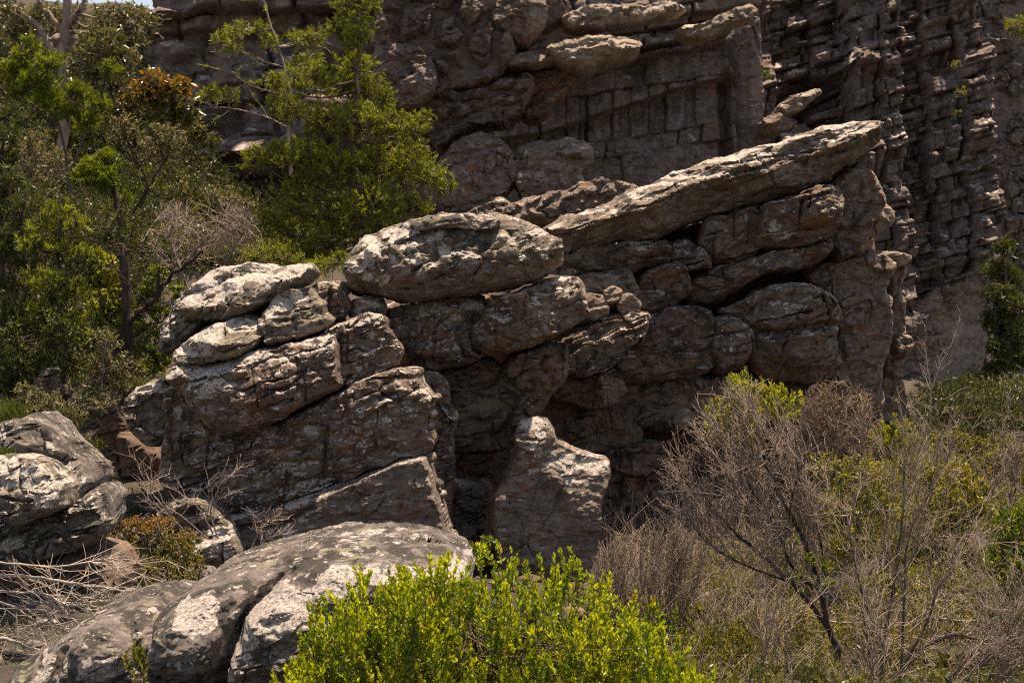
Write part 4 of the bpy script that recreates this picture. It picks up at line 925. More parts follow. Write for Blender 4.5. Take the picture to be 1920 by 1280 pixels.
for i, (pl, yy, lb) in enumerate(HB):
    bx_ = sum(q_[0] for q_ in pl) / len(pl); by_ = max(q_[1] for q_ in pl)
    yy = ground_y(bx_, by_ - 8) - 0.4
    rock('rock', pl, yy, M_WARM if i == 4 else M_BULGE if i < 6 else M_LEDGE, T=1.2, rt=26, rs=24, rb=14, seed=100 + i, rough=1.8, step=2.4, cob=(40, 0.3, 1.6), strata=(0.12, 12, -0.1), label=lb)

# ------------------------------------------------------------------ plants
def tubes(P, R, k=3):
    """P (N,n,3) lines, R (N,n) radii -> vertices, quads."""
    P = np.asarray(P, float); R = np.asarray(R, float)
    N, n, _ = P.shape
    T = np.gradient(P, axis=1)
    T /= np.linalg.norm(T, axis=2, keepdims=True) + 1e-9
    ref = np.where(np.abs(T[..., 2:3]) > 0.85, np.array([1.0, 0.2, 0]), np.array([0.1, 0, 1.0]))
    A = np.cross(T, ref); A /= np.linalg.norm(A, axis=2, keepdims=True) + 1e-9
    B = np.cross(T, A)
    ang = np.arange(k) * 2 * np.pi / k
    V = P[:, :, None, :] + R[:, :, None, None] * (np.cos(ang)[:, None] * A[:, :, None, :] + np.sin(ang)[:, None] * B[:, :, None, :])
    i = np.arange(N * n * k).reshape(N, n, k)
    j = np.roll(i, -1, 2)
    q = np.stack([i[:, :-1], j[:, :-1], j[:, 1:], i[:, 1:]], -1).reshape(-1, 4)
    return V.reshape(-1, 3), q


def catmull(p, n):
    p = np.asarray(p, float)
    if len(p) < 3:
        t = np.linspace(0, 1, n)[:, None]
        return p[0] * (1 - t) + p[-1] * t
    q = np.vstack([2 * p[0] - p[1], p, 2 * p[-1] - p[-2]])
    u = np.linspace(0, len(p) - 1 - 1e-6, n)
    i = u.astype(int); t = (u - i)[:, None]
    a, b, c, d = q[i], q[i + 1], q[i + 2], q[i + 3]
    return 0.5 * (2 * b + (c - a) * t + (2 * a - 5 * b + 4 * c - d) * t ** 2 + (3 * b - a - 3 * c + d) * t ** 3)


def unit(v):
    return v / (np.linalg.norm(v, axis=-1, keepdims=True) + 1e-9)


def grow(rg, P, n, length, spread=0.8, up=0.3, t0=0.25, npts=4, wig=0.12, t1=1.0):
    """N side shoots from lines P (M,k,3)."""
    M, k, _ = P.shape
    w = np.linalg.norm(np.diff(P, axis=1), axis=2).sum(1)
    pi = rg.choice(M, n, p=w / w.sum())
    t = rg.uniform(t0, t1, n) * (k - 1)
    i = np.minimum(t.astype(int), k - 2); f = (t - i)[:, None]
    a = P[pi, i]; b = P[pi, i + 1]
    pos = a * (1 - f) + b * f
    d = unit(unit(b - a) + spread * rg.normal(size=(n, 3)) * np.array([1, 0.9, 0.8]) + np.array([0, 0, up]))
    L = rg.uniform(length[0], length[1], n)[:, None]
    s = np.linspace(0, 1, npts)
    bend = unit(rg.normal(size=(n, 3)) * 0.7 + np.array([0, 0, up]))
    pts = pos[:, None] + d[:, None] * (L[:, None] * s[None, :, None]) + bend[:, None] * (L[:, None] * 0.25 * (s[None, :, None] ** 2))
    pts[:, 1:] += rg.normal(size=(n, npts - 1, 3)) * (wig * L[:, None] / npts)
    return pts, pi


def leaf_mesh(rg, B, D, L, Wd, broad=True, fold=0.25, side=None):
    n = len(B)
    D = unit(D)
    S = unit(np.cross(D, rg.normal(size=(n, 3)))) if side is None else side
    Nn = np.cross(S, D)
    L = L[:, None]; Wd = Wd[:, None]
    if broad:
        v = np.stack([B, B + D * L * 0.35 + S * Wd * 0.5 + Nn * Wd * fold, B + D * L * 0.72 + S * Wd * 0.42 + Nn * Wd * fold * 0.6, B + D * L - Nn * L * 0.08,
                      B + D * L * 0.72 - S * Wd * 0.42 + Nn * Wd * fold * 0.6, B + D * L * 0.35 - S * Wd * 0.5 + Nn * Wd * fold], 1)
        i = np.arange(n)[:, None] * 6
        return v.reshape(-1, 3), np.concatenate([i + np.array([0, 1, 2, 3]), i + np.array([0, 3, 4, 5])]), 6
    v = np.stack([B, B + D * L * 0.45 + S * Wd * 0.5, B + D * L, B + D * L * 0.45 - S * Wd * 0.5 + Nn * Wd * 0.2], 1)
    i = np.arange(n)[:, None] * 4
    return v.reshape(-1, 3), i + np.array([0, 1, 2, 3]), 4


def along(P, n_each, rg, t0=0.3):
    """Points and directions on lines."""
    M, k, _ = P.shape
    t = (rg.uniform(t0, 1, (M, n_each))) * (k - 1)
    i = np.minimum(t.astype(int), k - 2); f = (t - i)[..., None]
    m = np.arange(M)[:, None]
    a, b = P[m, i], P[m, i + 1]
    return (a * (1 - f) + b * f).reshape(-1, 3), unit(b - a).reshape(-1, 3), (t / (k - 1)).ravel()


PLANT_N = [0]


def plant(name, label, Y, stems=(), clumps=(), leaf=None, bark=None, cat='bush', leaf_px=(7, 3), nl=10, tw_px=30, dens=1.0, twr=0.6, needle=False,
          bare=None, shoots=None, spread=0.8, lup=0.3, depth=1.0, group=None, twk=3, tint_up=0.0, env=None, limbs=True, hang=0.0, twig_bark=None):
    """A woody plant at distance Y (lines, sizes in photograph pixels there): main stems, limbs to each crown clump, twigs through the clump's volume and
    single leaves on the twigs; BARE adds levels of leafless branching; SHOOTS adds upright leafy shoots under a crown line."""
    PLANT_N[0] += 1
    rg = np.random.default_rng(1000 + PLANT_N[0])
    k = K * Y
    lines = []
    allp = []
    for st in stems:
        pts, r0, r1 = st[:3]
        P = catmull([W(q[0], q[1], Y + (q[2] if len(q) > 2 else 0)) for q in pts], max(6, 5 * len(pts)))
        P[1:-1] += rg.normal(size=P[1:-1].shape) * 0.22 * r0 * k
        lines.append((P, np.linspace(r0, r1, len(P)) * k))
        allp.append(P)
    base = allp[0][0] if allp else W(clumps[0][0], clumps[0][1] + clumps[0][2], Y)
    root = bpy.data.objects.new(name, None)
    COL.objects.link(root)
    root.location = base
    tag(root, label, cat, group)
    tv, tf, nv = [], [], 0
    for i_, (P, R) in enumerate(lines):
        v, f = tubes(P[None], R[None], 7)
        nm = ('trunk' if i_ == 0 else 'limb') if cat == 'tree' else ('branch' if cat == 'branches' else 'stem')
        link(nm, mesh_from(nm, v - base, [f], bark), (0, 0, 0), root)
    wv, wf, wn_ = [], [], 0

    def wood(P, r0, r1, kk=3):
        nonlocal wn_
        n, c = P.shape[:2]
        R = np.linspace(r0, r1, c)[None] * k * np.ones((n, 1))
        v, f = tubes(P, R, kk)
        wv.append(v); wf.append(f + wn_); wn_ += len(v)
    tw_all = []
    if clumps:
        stack = np.concatenate(allp) if allp else None
        cc, rr, kk_ = [], [], []
        for c in clumps:
            x, y, r = c[:3]; ry = c[3] if len(c) > 3 else r
            dY = c[4] if len(c) > 4 else rg.uniform(-0.5, 0.5) * r * k * depth * 2
            C = W(x, y, Y); C[1] += dY
            if stack is not None and limbs:
                dd = np.linalg.norm(stack - C, axis=1) + 0.6 * np.maximum(0, stack[:, 2] - C[2] + 0.1)
                a = stack[dd.argmin()]
                mid = (a + C) / 2 + np.array([0, 0, -0.12 * np.linalg.norm(C - a)]) + rg.normal(size=3) * 0.06 * np.linalg.norm(C - a)
                L = catmull([a, mid, C], 8)
                v, f = tubes(L[None], np.linspace(max(1.3, 0.06 * r + 0.7), 0.9, 8)[None] * k, 5)
                tv.append(v); tf.append(f + nv); nv += len(v)
            m = max(6, int(dens * r * ry / 30))
            cc.append(np.repeat(C[None], m, 0)); rr.append(np.repeat(np.array([[r * k, r * k * depth, ry * k]]), m, 0))
        C = np.concatenate(cc); Rr = np.concatenate(rr)
        m = len(C)
        dirn = unit(rg.normal(size=(m, 3)) + np.array([0, 0, 0.25]))
        rad = rg.uniform(0.35, 1.0, (m, 1)) ** 0.6
        E = C + dirn * Rr * rad * rg.uniform(0.85, 1.12, (m, 1))
        d0 = unit(dirn * 0.7 + np.array([0, 0, lup]) + spread * 0.6 * rg.normal(size=(m, 3)))
        Lt = rg.uniform(0.6, 1.3, (m, 1)) * tw_px * k
        S = E - d0 * Lt
        s = np.linspace(0, 1, 4)[None, :, None]
        Tw = S[:, None] * (1 - s) + E[:, None] * s + (np.sin(s * 3.14) * 0.12) * Lt[:, None] * unit(rg.normal(size=(m, 3)))[:, None]
        wood(Tw, twr, twr * 0.35)
        # secondary limbs joining twigs towards the clump's middle
        m2 = max(1, m // 5)
        sel = rg.choice(m, m2, replace=False)
        s6 = np.linspace(0, 1, 5)[None, :, None]
        Lb = C[sel][:, None] * (1 - s6) + Tw[sel, 1][:, None] * s6
        Lb[:, 1:-1] += rg.normal(size=(m2, 3, 3)) * 0.12 * Rr[sel][:, None, :1]
        wood(Lb, twr * 1.6, twr * 0.8)
        tw_all.append(Tw)
    if bare:
        P = [np.stack([catmull(p, 10) for p in allp])] if allp else []
        cur = P[0]
        for (n, ln, spr, upb, r0, r1) in bare:
            new, _ = grow(rg, cur, n, (ln[0] * k, ln[1] * k), spr, upb, t0=0.2, npts=5)
            if env:
                e = new[:, -1]
                qx = e[:, 0] / (K * e[:, 1]) + 960; qy = 640 - e[:, 2] / (K * e[:, 1])
                ok = np.zeros(len(new), bool)
                for (ex, ey, erx, ery) in env:
                    ok |= ((qx - ex) / erx) ** 2 + ((qy - ey) / ery) ** 2 < 1
                new = new[ok]
            wood(new, r0, r1)
            cur = np.concatenate([cur[:, np.linspace(0, cur.shape[1] - 1, 5).astype(int)], new]) if len(cur) < 60 else new
            last = new
        if nl and leaf:
            tw_all.append(last)
    if shoots:
        line, n, (l0, l1), nlv, ybot, pw = shoots
        xs, ys = zip(*line)
        nc = max(1, n // 7)
        cX = np.concatenate([np.array(xs), rg.uniform(xs[0], xs[-1], nc)])[:max(nc, len(xs))]
        nc = len(cX)
        ctop = np.interp(cX, xs, ys)
        cy = np.where(np.arange(nc) < len(xs), ctop, ctop + (ybot - ctop) * rg.uniform(0.03, 1, nc) ** pw)
        cd = rg.uniform(-1, 1, nc) * depth
        cj = rg.integers(0, nc, n)
        wide = 0.30 * l1
        offx = rg.normal(size=n) * wide
        X = cX[cj] + offx
        y = cy[cj] + np.abs(rg.normal(size=n)) * 0.28 * l1 + np.abs(offx) * 0.5
        dY = cd[cj] + rg.normal(size=n) * wide * k * 0.8
        E = np.stack([(X - 960) * K * (Y + dY), Y + dY, (640 - y) * K * (Y + dY)], -1)
        Lt = rg.uniform(l0, l1, (n, 1)) * k
        d0 = unit(np.array([0, 0, 1.0]) + np.stack([offx / (1.6 * l1), (dY - cd[cj]) / (1.6 * l1 * k), offx * 0], -1) + rg.normal(size=(n, 3)) * spread * 0.22)
        S = E - d0 * Lt
        s = np.linspace(0, 1, 4)[None, :, None]
        Sh = S[:, None] * (1 - s) + E[:, None] * s + np.sin(s * 3.14) * 0.08 * Lt[:, None] * unit(rg.normal(size=(n, 3)))[:, None]
        wood(Sh, twr, twr * 0.4)
        if allp:
            stack = np.concatenate(allp)
            j = rg.integers(0, len(stack), n)
            sel = rg.choice(n, max(1, n // 10), replace=False)
            a = stack[j[sel]]
            s6 = np.linspace(0, 1, 5)[None, :, None]
            Lb = a[:, None] * (1 - s6) + S[sel][:, None] * s6
            Lb[:, 1:-1] += rg.normal(size=(len(sel), 3, 3)) * 0.05
            wood(Lb, twr * 1.3, twr)
        b, d, t = along(Sh, nlv, rg, 0.12)
        out = unit(np.cross(d, rg.normal(size=d.shape)))
        D = unit(d * (0.55 + 0.6 * t[:, None]) + out * (1.0 - 0.5 * t[:, None]))
        Ls = leaf_px[0] * k * rg.uniform(0.65, 1.15, len(b)) * (1.0 - 0.35 * (t > 0.9))
        v, f, kv = leaf_mesh(rg, b, D, Ls, Ls * leaf_px[1] / leaf_px[0], True, 0.22)
        tw = np.repeat(rg.uniform(-0.1, 0.38, nc)[cj] + rg.uniform(0, 0.3, n) + 0.25 * (rg.uniform(0, 1, n) > 0.9), nlv)
        tn = np.clip(0.15 + tw + 0.30 * t ** 2 - 0.2 + rg.normal(size=len(b)) * 0.16, 0, 0.78)
        tn = np.where(rg.uniform(0, 1, len(b)) > 0.978, rg.uniform(0.82, 1.0, len(b)), tn)
        fo = link('foliage', mesh_from('foliage', v - base, [f], leaf, False, np.repeat(tn, kv)), (0, 0, 0), root)
        fo['kind'] = 'stuff'
    if tw_all and leaf and nl:
        vs_, fs_, ts_, c0 = [], [], [], 0
        for Tw in tw_all:
            b, d, t = along(Tw, nl, rg, 0.25)
            nn = len(b)
            D = d * 0.9 + rg.normal(size=(nn, 3)) * (0.40 if needle else 0.65) + np.array([0, 0, 0.25 - hang])
            Ls = leaf_px[0] * k * rg.uniform(0.6, 1.3, nn)
            v, f, kv = leaf_mesh(rg, b, D, Ls, Ls * leaf_px[1] / leaf_px[0], not needle)
            tw = np.repeat(rg.uniform(0, 0.6, len(Tw)), nl)
            tn = np.clip(tw + 0.25 * t + rg.normal(size=nn) * 0.12, 0, 0.78)
            if tint_up:
                hz = (b[:, 2] - b[:, 2].min()) / (np.ptp(b[:, 2]) + 1e-6)
                tn = np.where(rg.uniform(0, 1, nn) < tint_up * sstep(0.55, 0.95, hz), rg.uniform(0.82, 1.0, nn), tn)
            vs_.append(v); fs_.append(f + c0); ts_.append(np.repeat(tn, kv)); c0 += len(v)
        fo = link('foliage', mesh_from('foliage', np.concatenate(vs_) - base, [np.concatenate(fs_)], leaf, False, np.concatenate(ts_)), (0, 0, 0), root)
        fo['kind'] = 'stuff'
    if tv:
        o = link('branches', mesh_from('branches', np.concatenate(tv) - base, [np.concatenate(tf)], bark), (0, 0, 0), root)
        o['kind'] = 'stuff'
    if wv:
        o = link('twigs', mesh_from('twigs', np.concatenate(wv) - base, [np.concatenate(wf)], twig_bark or bark, True), (0, 0, 0), root)
        o['kind'] = 'stuff'
    return root


# ---- the bright bush in front
plant('leafy_bush', 'dense bright lime green bush with glossy leaves in front of the big lichen boulder', 9.6,
      stems=[([(900, 1420), (905, 1300), (890, 1200), (860, 1130)], 5, 2.5), ([(920, 1420), (930, 1300), (985, 1190), (1010, 1120)], 5, 2.5), ([(880, 1420), (820, 1290), (740, 1200), (700, 1140)], 5, 2.5),
             ([(950, 1420), (1050, 1300), (1120, 1220), (1160, 1170)], 5, 2.5), ([(860, 1420), (760, 1340), (650, 1270), (600, 1220)], 5, 2.5), ([(930, 1420), (870, 1300), (930, 1180)], 4, 2)],
      leaf=L_BRIGHT, bark=B_BROWN, leaf_px=(12, 4.8), twr=1.1, depth=0.75, spread=0.75,
      shoots=([(530, 1246), (548, 1209), (575, 1199), (598, 1134), (612, 1096), (640, 1092), (672, 1054), (690, 1069), (712, 1084), (740, 1046), (760, 1059), (792, 1034), (812, 1059), (828, 1024), (850, 1059), (880, 1046), (918, 1008), (935, 1044), (965, 1032), (1005, 1036), (1030, 1054), (1068, 1018), (1085, 1074), (1130, 1066), (1150, 1104), (1185, 1114), (1215, 1104), (1232, 1144), (1250, 1164), (1285, 1224), (1300, 1254)],
              2400, (45, 95), 34, 1330, 0.8))
plant('sprig', 'single upright leafy sprig standing before the lower grey boulder', 9.2, stems=[([(263, 1330), (264, 1260), (262, 1195)], 1.4, 0.7)], leaf=L_OLIVE, bark=B_BROWN, leaf_px=(12, 5), twr=0.9, depth=0.08, spread=0.35,
      shoots=([(255, 1200), (262, 1192), (275, 1215), (330, 1300)], 14, (35, 60), 22, 1330, 0.9), cat='plant')
plant('bracken', 'rusty green bushy bracken between the boulders, red at its crown', 18.5, stems=[([(300, 1130), (290, 1060), (270, 1000)], 2, 1), ([(310, 1130), (330, 1070), (350, 1030)], 2, 1)],
      clumps=[(245, 1000, 40, 34), (290, 1000, 42, 36), (330, 1030, 45, 40), (360, 1060, 28, 30), (300, 1070, 55, 40), (240, 1050, 32, 36), (350, 1085, 32, 22), (225, 985, 18, 22)],
      leaf=L_BRACKEN, bark=B_TWIG, leaf_px=(7, 3), nl=14, tw_px=26, dens=1.25, twr=0.6, tint_up=0.75, spread=0.9)

# ---- dead branches at the lower corner
plant('fallen_branch', 'bleached grey dead branches sprawling beside the lower boulder', 14.2,
      stems=[([(-40, 1050), (40, 1058), (110, 1062), (180, 1050), (215, 1048)], 2.6, 1.0), ([(-40, 1078), (40, 1080), (120, 1090), (190, 1100), (240, 1112)], 4.2, 1.3), ([(-40, 1190), (20, 1200), (60, 1215), (120, 1225), (150, 1240)], 4.5, 1.2),
             ([(-40, 1102), (30, 1110), (80, 1112), (130, 1135), (185, 1130), (230, 1128)], 2.6, 0.9), ([(-40, 1120), (20, 1135), (70, 1165), (120, 1180), (170, 1210)], 2.4, 0.9), ([(-30, 1220), (20, 1222), (70, 1235)], 2, 0.8),
             ([(-30, 1240), (20, 1250), (50, 1260)], 2, 0.8), ([(220, 1140), (160, 1120), (110, 1150), (60, 1180)], 1.6, 0.6), ([(200, 1160), (150, 1160), (90, 1130), (30, 1085)], 1.5, 0.6)],
      bark=B_GREY, bare=[(90, (50, 150), 0.5, -0.05, 1.1, 0.5), (320, (20, 70), 0.6, 0.05, 0.7, 0.35)], cat='branches', nl=0)
plant('dead_shrub', 'dark dry dead twigs against the foot of the stack', 21.5, stems=[([(400, 1000), (370, 950), (330, 920)], 1.8, 0.8), ([(410, 1010), (395, 960), (410, 915), (420, 890)], 1.8, 0.8), ([(390, 1010), (330, 960), (280, 938)], 1.5, 0.7), ([(350, 1000), (290, 930), (262, 880)], 1.3, 0.6)],
      bark=B_TWIG, bare=[(26, (30, 70), 0.7, 0.2, 0.8, 0.45), (150, (12, 34), 0.7, 0.25, 0.6, 0.35)], nl=0, cat='dead shrub')
plant('dead_shrub', 'small dry seed-headed twigs at the base of the grey panel', 22.0, stems=[([(470, 1030), (490, 990), (520, 968)], 1.2, 0.6), ([(480, 1040), (500, 1010), (540, 1000)], 1.2, 0.6)],
      bark=B_TWIG, bare=[(22, (20, 44), 0.6, 0.3, 0.7, 0.4), (110, (8, 24), 0.8, 0.2, 0.6, 0.35)], nl=0, cat='dead shrub')
plant('fern', 'small dark green ferny plant in the crack beside the pinnacle', 23.4, stems=[([(895, 1070), (900, 1040), (905, 1010)], 1.2, 0.6)], clumps=[(885, 1030, 20, 18), (915, 1022, 18, 18), (900, 1050, 26, 16)], leaf=L_GREEN, bark=B_TWIG, leaf_px=(9, 3), nl=14, tw_px=22, dens=1.6, cat='plant')

# ---- the cypress pine in the middle and its neighbours
plant('cypress_pine', 'tall cypress pine with feathery green foliage behind the dome', 31.5,
      stems=[([(672, 540), (668, 460), (660, 380), (662, 300), (668, 200), (672, 100), (685, 0), (700, -60)], 7, 2)],
      clumps=[(668, 20, 53, 49), (640, 60, 28, 29), (676, 80, 39, 41), (660, 120, 46, 37), (700, 165, 41, 37), (722, 185, 25, 22), (640, 165, 51, 34), (600, 150, 46, 32), (560, 145, 39, 27), (520, 160, 32, 22), (545, 205, 51, 32), (610, 220, 55, 37), (680, 235, 67, 44), (738, 240, 48, 34),
              (772, 250, 41, 29), (792, 228, 25, 22), (765, 300, 64, 46), (700, 310, 64, 49), (805, 330, 39, 29), (836, 352, 28, 22), (640, 320, 64, 46), (580, 295, 60, 37), (520, 285, 51, 29), (480, 300, 34, 22), (560, 365, 62, 44), (625, 395, 64, 46), (700, 385, 69, 49), (765, 385, 55, 34), (545, 440, 53, 49), (620, 455, 57, 41), (720, 425, 44, 34), (510, 420, 37, 32), (575, 480, 46, 32)],
      leaf=L_PINE, bark=B_BROWN, leaf_px=(8.5, 1.35), nl=38, tw_px=32, dens=1.2, twr=0.7, needle=True, cat='tree', lup=0.35, depth=0.9)
plant('cypress_pine', 'sparse cypress pine with a bleached dead leader, against the dark rock shelf', 37,
      stems=[([(545, 330), (540, 250), (548, 190), (530, 110), (505, 40), (490, -20)], 3.5, 1.4), ([(540, 240), (500, 220), (440, 205), (400, 200)], 2, 1), ([(545, 130), (480, 110), (430, 85)], 1.8, 0.9), ([(540, 180), (470, 160), (430, 130)], 1.6, 0.8)],
      clumps=[(412, 72, 26, 20), (455, 58, 30, 18), (490, 55, 26, 16), (505, 78, 26, 16), (565, 80, 30, 20), (598, 68, 26, 18), (440, 90, 22, 14), (390, 175, 30, 24), (432, 178, 24, 16), (560, 118, 24, 16), (590, 108, 26, 16)],
      leaf=L_PINE, bark=B_TWIG, leaf_px=(10, 1.6), nl=22, tw_px=26, dens=1.6, twr=0.7, needle=True, cat='tree', bare=[(22, (30, 80), 0.8, -0.1, 0.9, 0.5)])
plant('pale_bush', 'pale yellowish sprigged bush below the sparse cypress', 32.5, stems=[([(440, 450), (435, 410), (430, 370)], 2, 1)], clumps=[(425, 372, 34, 26), (455, 385, 26, 24), (400, 362, 24, 18)], leaf=L_GREY, bark=B_TWIG, leaf_px=(6, 2.6), nl=16, tw_px=26, dens=1.2, lup=0.8, spread=0.6)
plant('dead_shrub', 'tangled grey dead scrub between the dark trunk and the pine', 30.5,
      stems=[([(330, 560), (350, 490), (395, 440), (440, 400)], 4, 1.5), ([(360, 560), (330, 480), (310, 420), (300, 380)], 2.6, 1.2), ([(400, 560), (430, 480), (470, 440)], 2.6, 1.2), ([(340, 520), (300, 470), (262, 450)], 2.2, 1)],
      bark=B_TWIG, bare=[(60, (40, 110), 0.8, 0.15, 1.1, 0.6), (340, (20, 60), 0.9, 0.1, 0.7, 0.4), (900, (10, 32), 0.9, 0.1, 0.5, 0.3)], env=[(380, 450, 120, 90), (320, 480, 80, 80)], nl=0, cat='dead shrub')

# ---- the thicket on the slope
plant('gum_tree', 'gum tree with a smooth pale forked trunk at the top of the slope', 36,
      stems=[([(122, 330), (120, 210), (116, 110), (124, 50), (130, -30)], 10, 8), ([(112, 112), (88, 78), (62, 42), (30, 22), (5, -20)], 7, 5), ([(118, 60), (95, 30), (78, 10), (70, -30)], 5, 4), ([(128, 50), (148, 20), (166, -20)], 6, 5), ([(120, 130), (170, 108), (230, 110), (265, 125)], 2.5, 1.2)],
      clumps=[(30, 60, 46, 40), (20, 20, 40, 30), (80, 20, 44, 26), (190, 40, 50, 40), (230, 20, 46, 30), (170, 80, 40, 40), (240, 70, 40, 34), (210, 110, 36, 30), (160, 130, 34, 26), (60, 110, 40, 34), (280, 40, 20, 24), (20, 110, 40, 36)],
      leaf=L_GUM, bark=B_PALE, leaf_px=(13, 4.5), nl=7, tw_px=36, dens=0.9, twr=0.8, cat='tree', hang=0.6)
plant('cypress_pine', 'bright yellow-green cypress clumps around the pale gum trunk', 32,
      stems=[([(140, 420), (125, 300), (100, 200), (70, 130)], 4, 1.5), ([(130, 330), (160, 250), (180, 200)], 3, 1.2)],
      clumps=[(35, 110, 32, 26), (52, 82, 22, 18), (14, 130, 22, 22), (100, 122, 36, 22), (90, 160, 30, 22), (150, 172, 34, 22), (185, 200, 28, 20), (120, 205, 34, 22), (90, 190, 32, 22), (60, 160, 28, 24), (205, 130, 24, 18), (160, 225, 34, 20), (30, 170, 30, 24)],
      leaf=L_PINEB, bark=B_BROWN, leaf_px=(12, 1.8), nl=26, tw_px=28, dens=1.7, twr=0.7, needle=True, cat='tree', lup=0.45)
plant('cypress_pine', 'vivid green young cypress with drooping clumps beside the thick dark trunk', 30.5,
      stems=[([(228, 560), (230, 440), (222, 380), (205, 320)], 11, 4)],
      clumps=[(170, 310, 26, 24), (195, 300, 26, 22), (212, 335, 26, 26), (185, 340, 28, 24), (236, 372, 15, 13), (150, 330, 26, 22), (215, 300, 18, 18)],
      leaf=L_PINEB, bark=B_DARK, leaf_px=(11, 1.9), nl=28, tw_px=24, dens=1.4, twr=0.7, needle=True, cat='tree', lup=0.4)
plant('grey_bush', 'rounded grey-green bush on crooked dark stems below the orange-tipped sapling', 33,
      stems=[([(250, 400), (275, 350), (262, 310)], 2.6, 1.3), ([(262, 390), (285, 340), (310, 300)], 2.6, 1.3)],
      clumps=[(232, 238, 34, 28), (250, 260, 30, 26), (300, 258, 38, 28), (318, 272, 30, 24), (270, 285, 38, 24), (215, 268, 26, 24)], leaf=L_GREY, bark=B_DARK, leaf_px=(6, 2.2), nl=18, tw_px=24, dens=1.5, lup=0.7, spread=0.6)
plant('sapling', 'gum sapling with orange tips and large shining leaves', 34.5, stems=[([(300, 330), (305, 260), (300, 190), (295, 145)], 2.5, 1), ([(303, 270), (350, 230), (385, 245)], 1.6, 0.8)],
      clumps=[(298, 162, 40, 28), (330, 180, 40, 30), (265, 178, 38, 24), (345, 165, 24, 18), (350, 215, 34, 28), (320, 210, 40, 26), (372, 250, 26, 22), (395, 268, 18, 16), (240, 195, 22, 16)],
      leaf=L_ORANGE, bark=B_BROWN, leaf_px=(13, 6), nl=8, tw_px=26, dens=1.15, tint_up=0.8, cat='tree', hang=0.25)
plant('grey_bush', 'upright pale grey-green bush below the bright cypress clumps', 33.5, stems=[([(70, 420), (72, 350), (68, 300)], 2.5, 1.2)], clumps=[(62, 268, 40, 30), (90, 290, 34, 30), (40, 300, 32, 30), (115, 300, 28, 26), (60, 330, 36, 26)],
      leaf=L_GREY, bark=B_TWIG, leaf_px=(7, 2.5), nl=14, tw_px=34, dens=1.0, lup=0.7, spread=0.6)
plant('dark_tree', 'dark evergreen thicket tree spreading bare drooping branches over the undergrowth', 29,
      stems=[([(40, 760), (30, 620), (60, 520), (110, 450)], 7, 2.5), ([(35, 640), (80, 560), (160, 500), (240, 470)], 3, 1), ([(30, 600), (90, 570), (170, 530), (230, 490)], 2.2, 0.8), ([(30, 560), (20, 480), (40, 400)], 4, 1.6), ([(60, 520), (130, 480), (200, 450), (260, 440)], 2, 0.7)],
      clumps=[(60, 430, 40, 30), (20, 400, 36, 30), (110, 425, 36, 22), (60, 380, 36, 24), (120, 455, 34, 22), (15, 540, 40, 30), (20, 470, 36, 34), (200, 440, 30, 20), (10, 330, 28, 28), (60, 620, 44, 30), (20, 680, 44, 40), (100, 560, 40, 26), (70, 500, 40, 26), (15, 610, 36, 36), (110, 640, 36, 28), (140, 390, 30, 18)],
      leaf=L_DARK, bark=B_BROWN, leaf_px=(11, 2.2), nl=20, tw_px=30, dens=1.0, twr=0.7, needle=True, cat='tree', bare=[(60, (50, 150), 0.5, 0.0, 0.9, 0.5), (240, (20, 60), 0.7, 0.0, 0.6, 0.35)])
plant('crooked_tree', 'leaning crooked dark tree crossing the lime undergrowth', 28.0,
      stems=[([(195, 720), (222, 650), (240, 605), (268, 578), (292, 560), (310, 530), (345, 500), (380, 470)], 9, 3), ([(292, 560), (297, 530), (298, 500)], 4, 2.5), ([(235, 800), (240, 700), (238, 600), (234, 480)], 11, 9)], bark=B_DARK,
      bare=[(14, (40, 90), 0.7, 0.2, 1.4, 0.7), (50, (20, 50), 0.8, 0.1, 0.8, 0.4)], nl=0, cat='tree')
plant('understory_bush', 'sunlit lime undergrowth bush around the crooked dark trunk', 29.2, stems=[([(210, 720), (205, 620), (205, 540)], 2, 1), ([(290, 720), (290, 640), (300, 580)], 2, 1)],
      clumps=[(205, 530, 34, 34), (190, 590, 36, 36), (225, 575, 34, 30), (270, 560, 36, 34), (310, 600, 30, 36), (280, 640, 40, 36), (300, 520, 30, 26), (240, 650, 34, 34), (305, 670, 28, 30), (170, 640, 30, 28), (270, 690, 34, 22), (335, 545, 20, 26), (250, 610, 36, 28)],
      leaf=L_GREEN, bark=B_TWIG, leaf_px=(7.5, 4.2), nl=12, tw_px=28, dens=1.25)
plant('understory_bush', 'grey-green leafy bush standing between the crooked trunk and the small flat ledge', 27.2, stems=[([(190, 800), (192, 720), (195, 660)], 2, 1)], clumps=[(195, 640, 32, 28), (190, 690, 44, 34), (215, 720, 34, 28), (160, 720, 30, 26), (180, 750, 44, 20), (228, 680, 22, 24)],
      leaf=L_GREY, bark=B_TWIG, leaf_px=(6.5, 3.2), nl=14, tw_px=26, dens=1.3)
plant('understory_bush', 'dull green bush above the ridge-topped boulder', 26.0, stems=[([(95, 840), (90, 790), (85, 740)], 2, 1)], clumps=[(90, 760, 46, 34), (60, 740, 30, 26), (125, 780, 36, 28), (60, 790, 36, 24), (110, 820, 36, 22)], leaf=L_GREY, bark=B_BROWN, leaf_px=(7, 3), nl=14, tw_px=26, dens=1.3)
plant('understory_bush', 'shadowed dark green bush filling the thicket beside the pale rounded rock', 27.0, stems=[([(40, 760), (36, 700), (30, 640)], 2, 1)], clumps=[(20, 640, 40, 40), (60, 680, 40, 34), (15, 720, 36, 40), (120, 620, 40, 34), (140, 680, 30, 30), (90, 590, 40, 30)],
      leaf=L_DARK, bark=B_DARK, leaf_px=(8, 3), nl=14, tw_px=28, dens=1.3)
